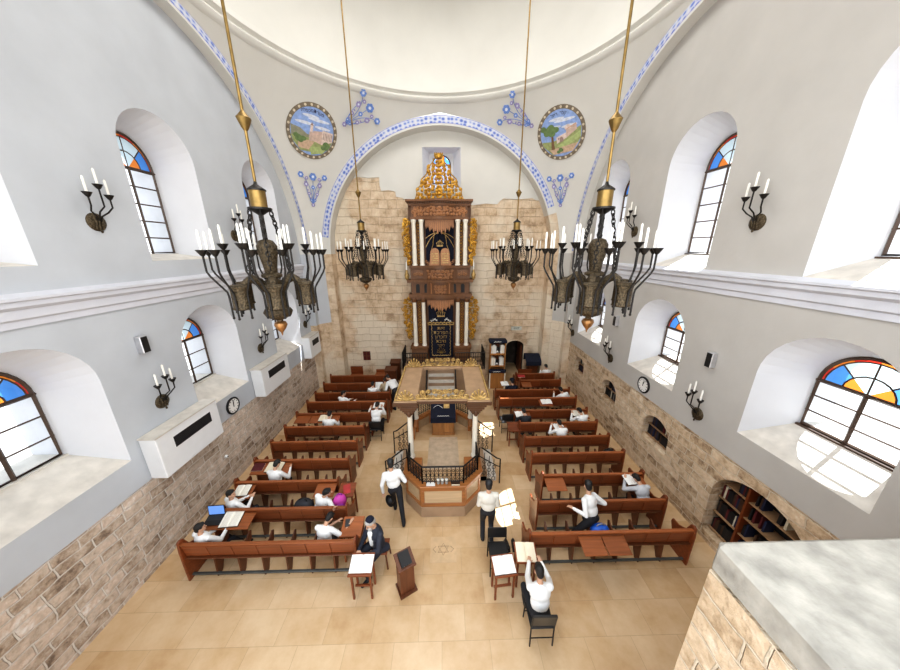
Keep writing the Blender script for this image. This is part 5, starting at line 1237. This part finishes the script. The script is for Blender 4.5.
    T = lambda f, u, r, x=0: hb.append(('e', H+hf*f*s+hu*u*s+hr*x*s, V(r)*s, Rh, 0))
    T(-.022, .030, (.082, .096, .098)); T(-.055, -.02, (.068, .060, .075)); T(.03, .085, (.062, .055, .035))
    hm = mesh_of(hb, .010, 2); paint_mesh(hm, hb, [hair or hair_b]); ho = bpy.data.objects.new('hair', hm); COL.objects.link(ho); ho.parent = o
    if beard:
        bb_ = [('e', H-hu*.075*s+hf*.058*s, V((.062, .050, .050))*s, Rh, 0), ('e', H-hu*.12*s+hf*.06*s, V((.045, .035, .06))*s, Rh, 0)]
        bmsh = mesh_of(bb_, .010, 2); paint_mesh(bmsh, bb_, [beard]); q = bpy.data.objects.new('beard', bmsh); COL.objects.link(q); q.parent = o
    for q in (-1, 1):
        e = MB(); e.ell((0, 0, 0), (.013*s, .008*s, .008*s), 8, 6, M=Matrix.Translation(H+hf*.086*s+hu*.014*s+hr*q*.031*s) @ Rh.to_4x4()); e.build('eye', black, o)
    Mh = Matrix.Translation(H+hu*.02*s-hf*.015*s) @ Rh.to_4x4()
    if cap:
        k = MB(); prof = [(.001, .123), (.03, .121), (.055, .110), (.075, .090), (.084, .066), (.080, .062)]
        k.lathe([(r*s, z*s) for r, z in prof], seg=18, M=Mh @ Matrix.Rotation(.25, 4, 'X')); k.build('skullcap', cap, o)
    if hat:
        k = MB(); k.lathe([(.001, .150*s), (.07*s, .150*s), (.092*s, .135*s), (.098*s, .06*s), (.17*s, .05*s), (.172*s, .044*s), (.09*s, .044*s)], seg=22, M=Mh); k.build('hat', navy, o)
    return o
SIT = .545
def sitter(x, y, label, **k):
    k.setdefault('pelvis', (0, 0, SIT)); k.setdefault('s', .92); rows, xs = (LY, LX) if x < 0 else (RY, RX)
    j = min(range(11), key=lambda i: abs(rows[i]+.24-y)); x0, x1, n = xs[j]; sw = (x1-x0-.09)/n; q = max(0, min(n-1, round((x-x0-.045)/sw-.5))); x = x0+.045+sw*(q+.5); pr_ = (PEWS_L if xs is LX else PEWS_R)[j]; so, a_, c_, down = SEATS[pr_.name, q]
    if not down: so.data = MB().box((a_+.025, .09, .425), (c_-.025, .47, .45)).build('seat_board', seat_m).data; bpy.data.objects.remove(bpy.data.objects['seat_board']); SEATS[pr_.name, q] = (so, a_, c_, True)
    y = max(y, rows[j]+.23)
    return person((x, y, 0), k.pop('face', 0), label, **k)
# --- left block
sitter(-5.10, 4.68, 'man in white shirt leaning back by the stone wall, bottom-left pew', lean=-.10, side=.05, head=(.05, .1, -.7), hands=[(-.05, .30, .72), (.20, .34, .78)], feet=[(.05, .56, 0), (.30, .55, 0)], face=-.25)
sitter(-5.05, 5.50, 'man in white shirt beside the wall looking right, second row from the bottom left', lean=.02, side=.08, head=(.05, .1, -1.1), hands=[(.10, .33, .80), (.30, .28, .86)], feet=[(.0, .5, 0), (.28, .5, 0)], face=-.35)
sitter(-4.74, 6.32, 'man in white shirt reading a loose booklet, third row from the bottom left', lean=.22, head=(.55, 0, -.3), hands=[(-.02, .42, .80), (.22, .40, .82)], face=-.1)
sitter(-3.12, 5.46, 'man in white short sleeves leaning on the pew back beside a magenta bag', lean=.20, side=.30, head=(.35, .35, -.9), hands=[(.05, .30, .80), (.60, -.16, 1.03)], short=True, face=-.25)
sitter(-2.62, 4.60, 'man in white bent over with his head down, bottom left pew', pelvis=(0, 0, .545), lean=.16, side=.05, head=(.95, .1, -.3), hands=[(.10, .40, .76), (.46, .30, .86)], short=True, face=-.15, hair=hair_b)
person((-1.40, 4.68, 0), 2.45, 'bearded old man in black suit and skullcap sitting at the aisle end', pelvis=(0, 0, .56), lean=.10, head=(.35, 0, .1), s=1.06, hands=[(-.13, .42, .78), (.05, .42, .78)], feet=[(-.12, .40, 0), (.14, .34, 0)], shirt=suit_n, trousers=suit_n, beard=hair_gr, cap=navy, jacket=True, hair=hair_gr, curl=1.3, voxel=.009)
sitter(-4.22, 8.72, 'man in white seen from behind reading, sixth row from the bottom left', lean=.25, head=(.6, 0, 0), hands=[(-.18, .42, .82), (.18, .42, .82)])
person((-2.44, 9.12, 0), .0, 'man in white shirt hunched on a chair in the left aisle', pelvis=(0, 0, .57), lean=.50, side=-.05, head=(.75, 0, -.2), hands=[(-.32, .52, .90), (.15, .56, .92)], hair=hair_b)
sitter(-3.86, 10.32, 'man in white shirt looking right near the far left, eighth row', lean=.05, head=(.2, 0, -.8), hands=[(.08, .36, .75), (.34, .32, .76)], face=-.3)
root = thing('cloth_bundle', 'blue cloth on the seat beside a sitter, eighth row left', 'cloth', (-3.42, 10.52, .45)); MB().ell((0, 0, .06), (.24, .14, .08), 14, 8).build('cloth', plain('mid_blue_cloth', (.12, .22, .5), .7), root)
sitter(-2.86, 11.10, 'man in white facing a propped-up book, left block near the ark', lean=.1, head=(.3, 0, 0), hands=[(-.15, .40, .85), (.15, .40, .85)])
person((-2.03, 11.12, 0), .75, 'man in white shirt and dark trousers bending over at the left aisle end', pelvis=(0, 0, .90), lean=.85, head=(.9, 0, .2), hands=[(-.16, .46, .92), (.12, .48, .90)], feet=[(-.12, -.02, 0), (.14, -.18, 0)], knee=[(0, 1, 0), (0, 1, 0)])
person((-2.50, 11.28, 0), .2, 'boy in tan clothes standing in the pew beside the bending man', pelvis=(0, 0, .72), lean=.1, head=(.3, 0, .2), hands=[(-.18, .2, .72), (.2, .22, .74)], feet=[(-.09, 0, 0), (.09, .03, 0)], shirt=tan_cl, trousers=tan_cl, s=.82, hair=hair_br, knee=[(0, 1, 0), (0, 1, 0)])
# --- right block
sitter(5.02, 12.74, 'man in white at the far right end of the farthest pew', lean=.2, head=(.5, 0, .3), hands=[(-.2, .40, .82), (.12, .42, .82)])
sitter(2.90, 11.14, 'man in navy jacket and black hat reading near the tall bookcase', lean=.15, head=(.4, 0, .2), hands=[(-.18, .40, .84), (.1, .42, .84)], shirt=navy2, hat=True)
sitter(4.90, 10.38, 'man in white leaning left against the pew, eighth row right by the wall', lean=.15, side=-.35, head=(.5, -.2, .4), hands=[(-.40, .34, .82), (.16, .30, .80)], feet=[(-.35, .45, 0), (-.15, .48, 0)])
sitter(2.92, 8.72, 'man in black jacket bent over a white book at the aisle end, right block', lean=.32, head=(.7, 0, .3), hands=[(-.2, .42, .84), (.1, .42, .84)], shirt=trou_b, jacket=True)
sitter(5.08, 8.70, 'man in white leaning over an open book beside the right wall', lean=.30, side=-.15, head=(.6, -.1, .5), hands=[(-.30, .40, .88), (.05, .42, .88)])
sitter(3.82, 7.92, 'man in white bent far forward over papers, fifth row right', lean=.42, side=-.1, head=(.7, 0, .1), hands=[(-.26, .44, .88), (.14, .46, .86)])
sitter(4.98, 5.50, 'man in light grey shirt bent over a desk by the right wall, second row', lean=.42, side=-.12, head=(.85, -.1, .3), hands=[(-.28, .46, .90), (-.02, .48, .90)], shirt=shirt_g)
person((3.44, 4.98, 0), .5, 'man in white shirt and dark trousers striding between the bottom right pews', pelvis=(0, 0, .80), lean=.40, side=.10, head=(.35, 0, -.6), hands=[(-.34, .26, 1.0), (.30, .22, .92)], feet=[(-.57, .27, 0), (.15, .04, 0)], knee=[(-.3, 1, 0), (.2, 1, 0)], voxel=.009, cap=black)
# --- aisle
person((-1.20, 5.82, 0), .15, 'man in white shirt walking away left of the platform, black hat in hand', pelvis=(0, 0, .92), lean=.10, side=-.12, head=(.15, 0, .1), hands=[(-.30, .06, .78), (.17, .20, 1.0)], feet=[(-.04, .26, 0), (.18, -.30, .0)], knee=[(0, 1, 0), (0, 1, 0)], voxel=.009, cap=black)
hatr = thing('hat', 'black hat held low in the hand of the walking man', 'hat', (-1.33, 5.74, .60)); k = MB(); k.lathe([(.001, .10), (.07, .10), (.085, .08), (.09, .01), (.15, .0), (.15, -.008), (.08, -.008)], seg=22, M=Matrix.Rotation(.9, 4, 'Y')); k.build('felt_body', black, hatr)
person((1.06, 5.12, 0), -.05, 'man in cream shirt and black trousers standing right of the platform', pelvis=(0, 0, .92), lean=.03, head=(.1, 0, -.05), hands=[(-.15, .28, 1.00), (.15, .28, 1.04)], feet=[(-.10, .04, 0), (.10, -.04, 0)], shirt=shirt_c, knee=[(0, 1, 0), (0, 1, 0)], elbow=(0, -1.2, -1.6), voxel=.009, cap=black)
person((1.74, 3.40, 0), .0, 'man reading the big open book at the very bottom, right of the aisle', pelvis=(0, 0, .56), lean=.25, head=(.4, 0, 0), hands=[(-.04, .62, .84), (.20, .58, .86)])
chair((1.74, 3.40, 0), 0, 'black chair under the man reading at the very bottom')
# ================================================================== LIGHT AND CAMERA
w = bpy.data.worlds.new('sky'); scene.world = w; w.use_nodes = True; nt = w.node_tree
bg = nt.nodes['Background']; tc = nd(nt, 'ShaderNodeTexCoord'); sp = nd(nt, 'ShaderNodeSeparateXYZ'); nt.links.new(tc.outputs['Generated'], sp.inputs[0])
r = ramp(nt, [(.0, (.80, .78, .74)), (.5, (1, 1, 1)), (.85, (.80, .90, 1))]); mr = nd(nt, 'ShaderNodeMapRange'); mr.inputs['From Min'].default_value = -1
nt.links.new(sp.outputs['Z'], mr.inputs['Value']); nt.links.new(mr.outputs['Result'], r.inputs['Fac']); nt.links.new(r.outputs['Color'], bg.inputs['Color']); bg.inputs['Strength'].default_value = 1.7
def lamp(name, kind, loc, energy, col=(1, 1, 1), **k):
    l = bpy.data.lights.new(name, kind); l.energy = energy; l.color = col
    for a, b in k.items(): setattr(l, a, b)
    o = bpy.data.objects.new(name, l); COL.objects.link(o); o.location = loc; return o
sun = lamp('sun', 'SUN', (20, 20, 30), 18, (.92, .96, 1), angle=.004)
sun.rotation_euler = (-V((5.3, 1.58, 7.95))).to_track_quat('-Z', 'Y').to_euler()
lamp('dome_fill', 'AREA', (0, 7.7, 15.5), 420, (1, .98, .95), shape='DISK', size=7)  # added fill lamp, unseen inside the closed dome, which has no opening
gl = lamp('gallery_fill', 'AREA', (0, .2, 9.2), 190, (1, .97, .93), shape='RECTANGLE', size=9, size_y=3); gl.rotation_euler = (math.radians(62), 0, 0)  # added fill lamp, out of view, brightening the room from the gallery side

cam = bpy.data.cameras.new('camera'); co = bpy.data.objects.new('camera', cam); COL.objects.link(co); scene.camera = co
cam.sensor_fit = 'HORIZONTAL'; cam.sensor_width = 36; cam.lens = 36*285.15/900; cam.clip_start = .05; cam.clip_end = 200
yaw, pitch, roll = math.radians(1.122), math.radians(16.752), math.radians(.244)
F = V((math.sin(yaw)*math.cos(pitch), math.cos(yaw)*math.cos(pitch), -math.sin(pitch))); Rr = V((math.cos(yaw), -math.sin(yaw), 0)); D = F.cross(Rr)
r_ = Rr*math.cos(roll)+D*math.sin(roll); d_ = -Rr*math.sin(roll)+D*math.cos(roll)
co.matrix_world = Matrix(((r_.x, -d_.x, -F.x, .1), (r_.y, -d_.y, -F.y, 0), (r_.z, -d_.z, -F.z, 6.7), (0, 0, 0, 1)))
scene.view_settings.view_transform = 'Standard'; scene.view_settings.look = 'Medium High Contrast'; scene.view_settings.exposure = 0.34
try:
    scene.cycles.use_denoising = True; scene.cycles.max_bounces = 8; scene.cycles.diffuse_bounces = 5; scene.cycles.transparent_max_bounces = 12; scene.cycles.sample_clamp_indirect = 6
except Exception: pass
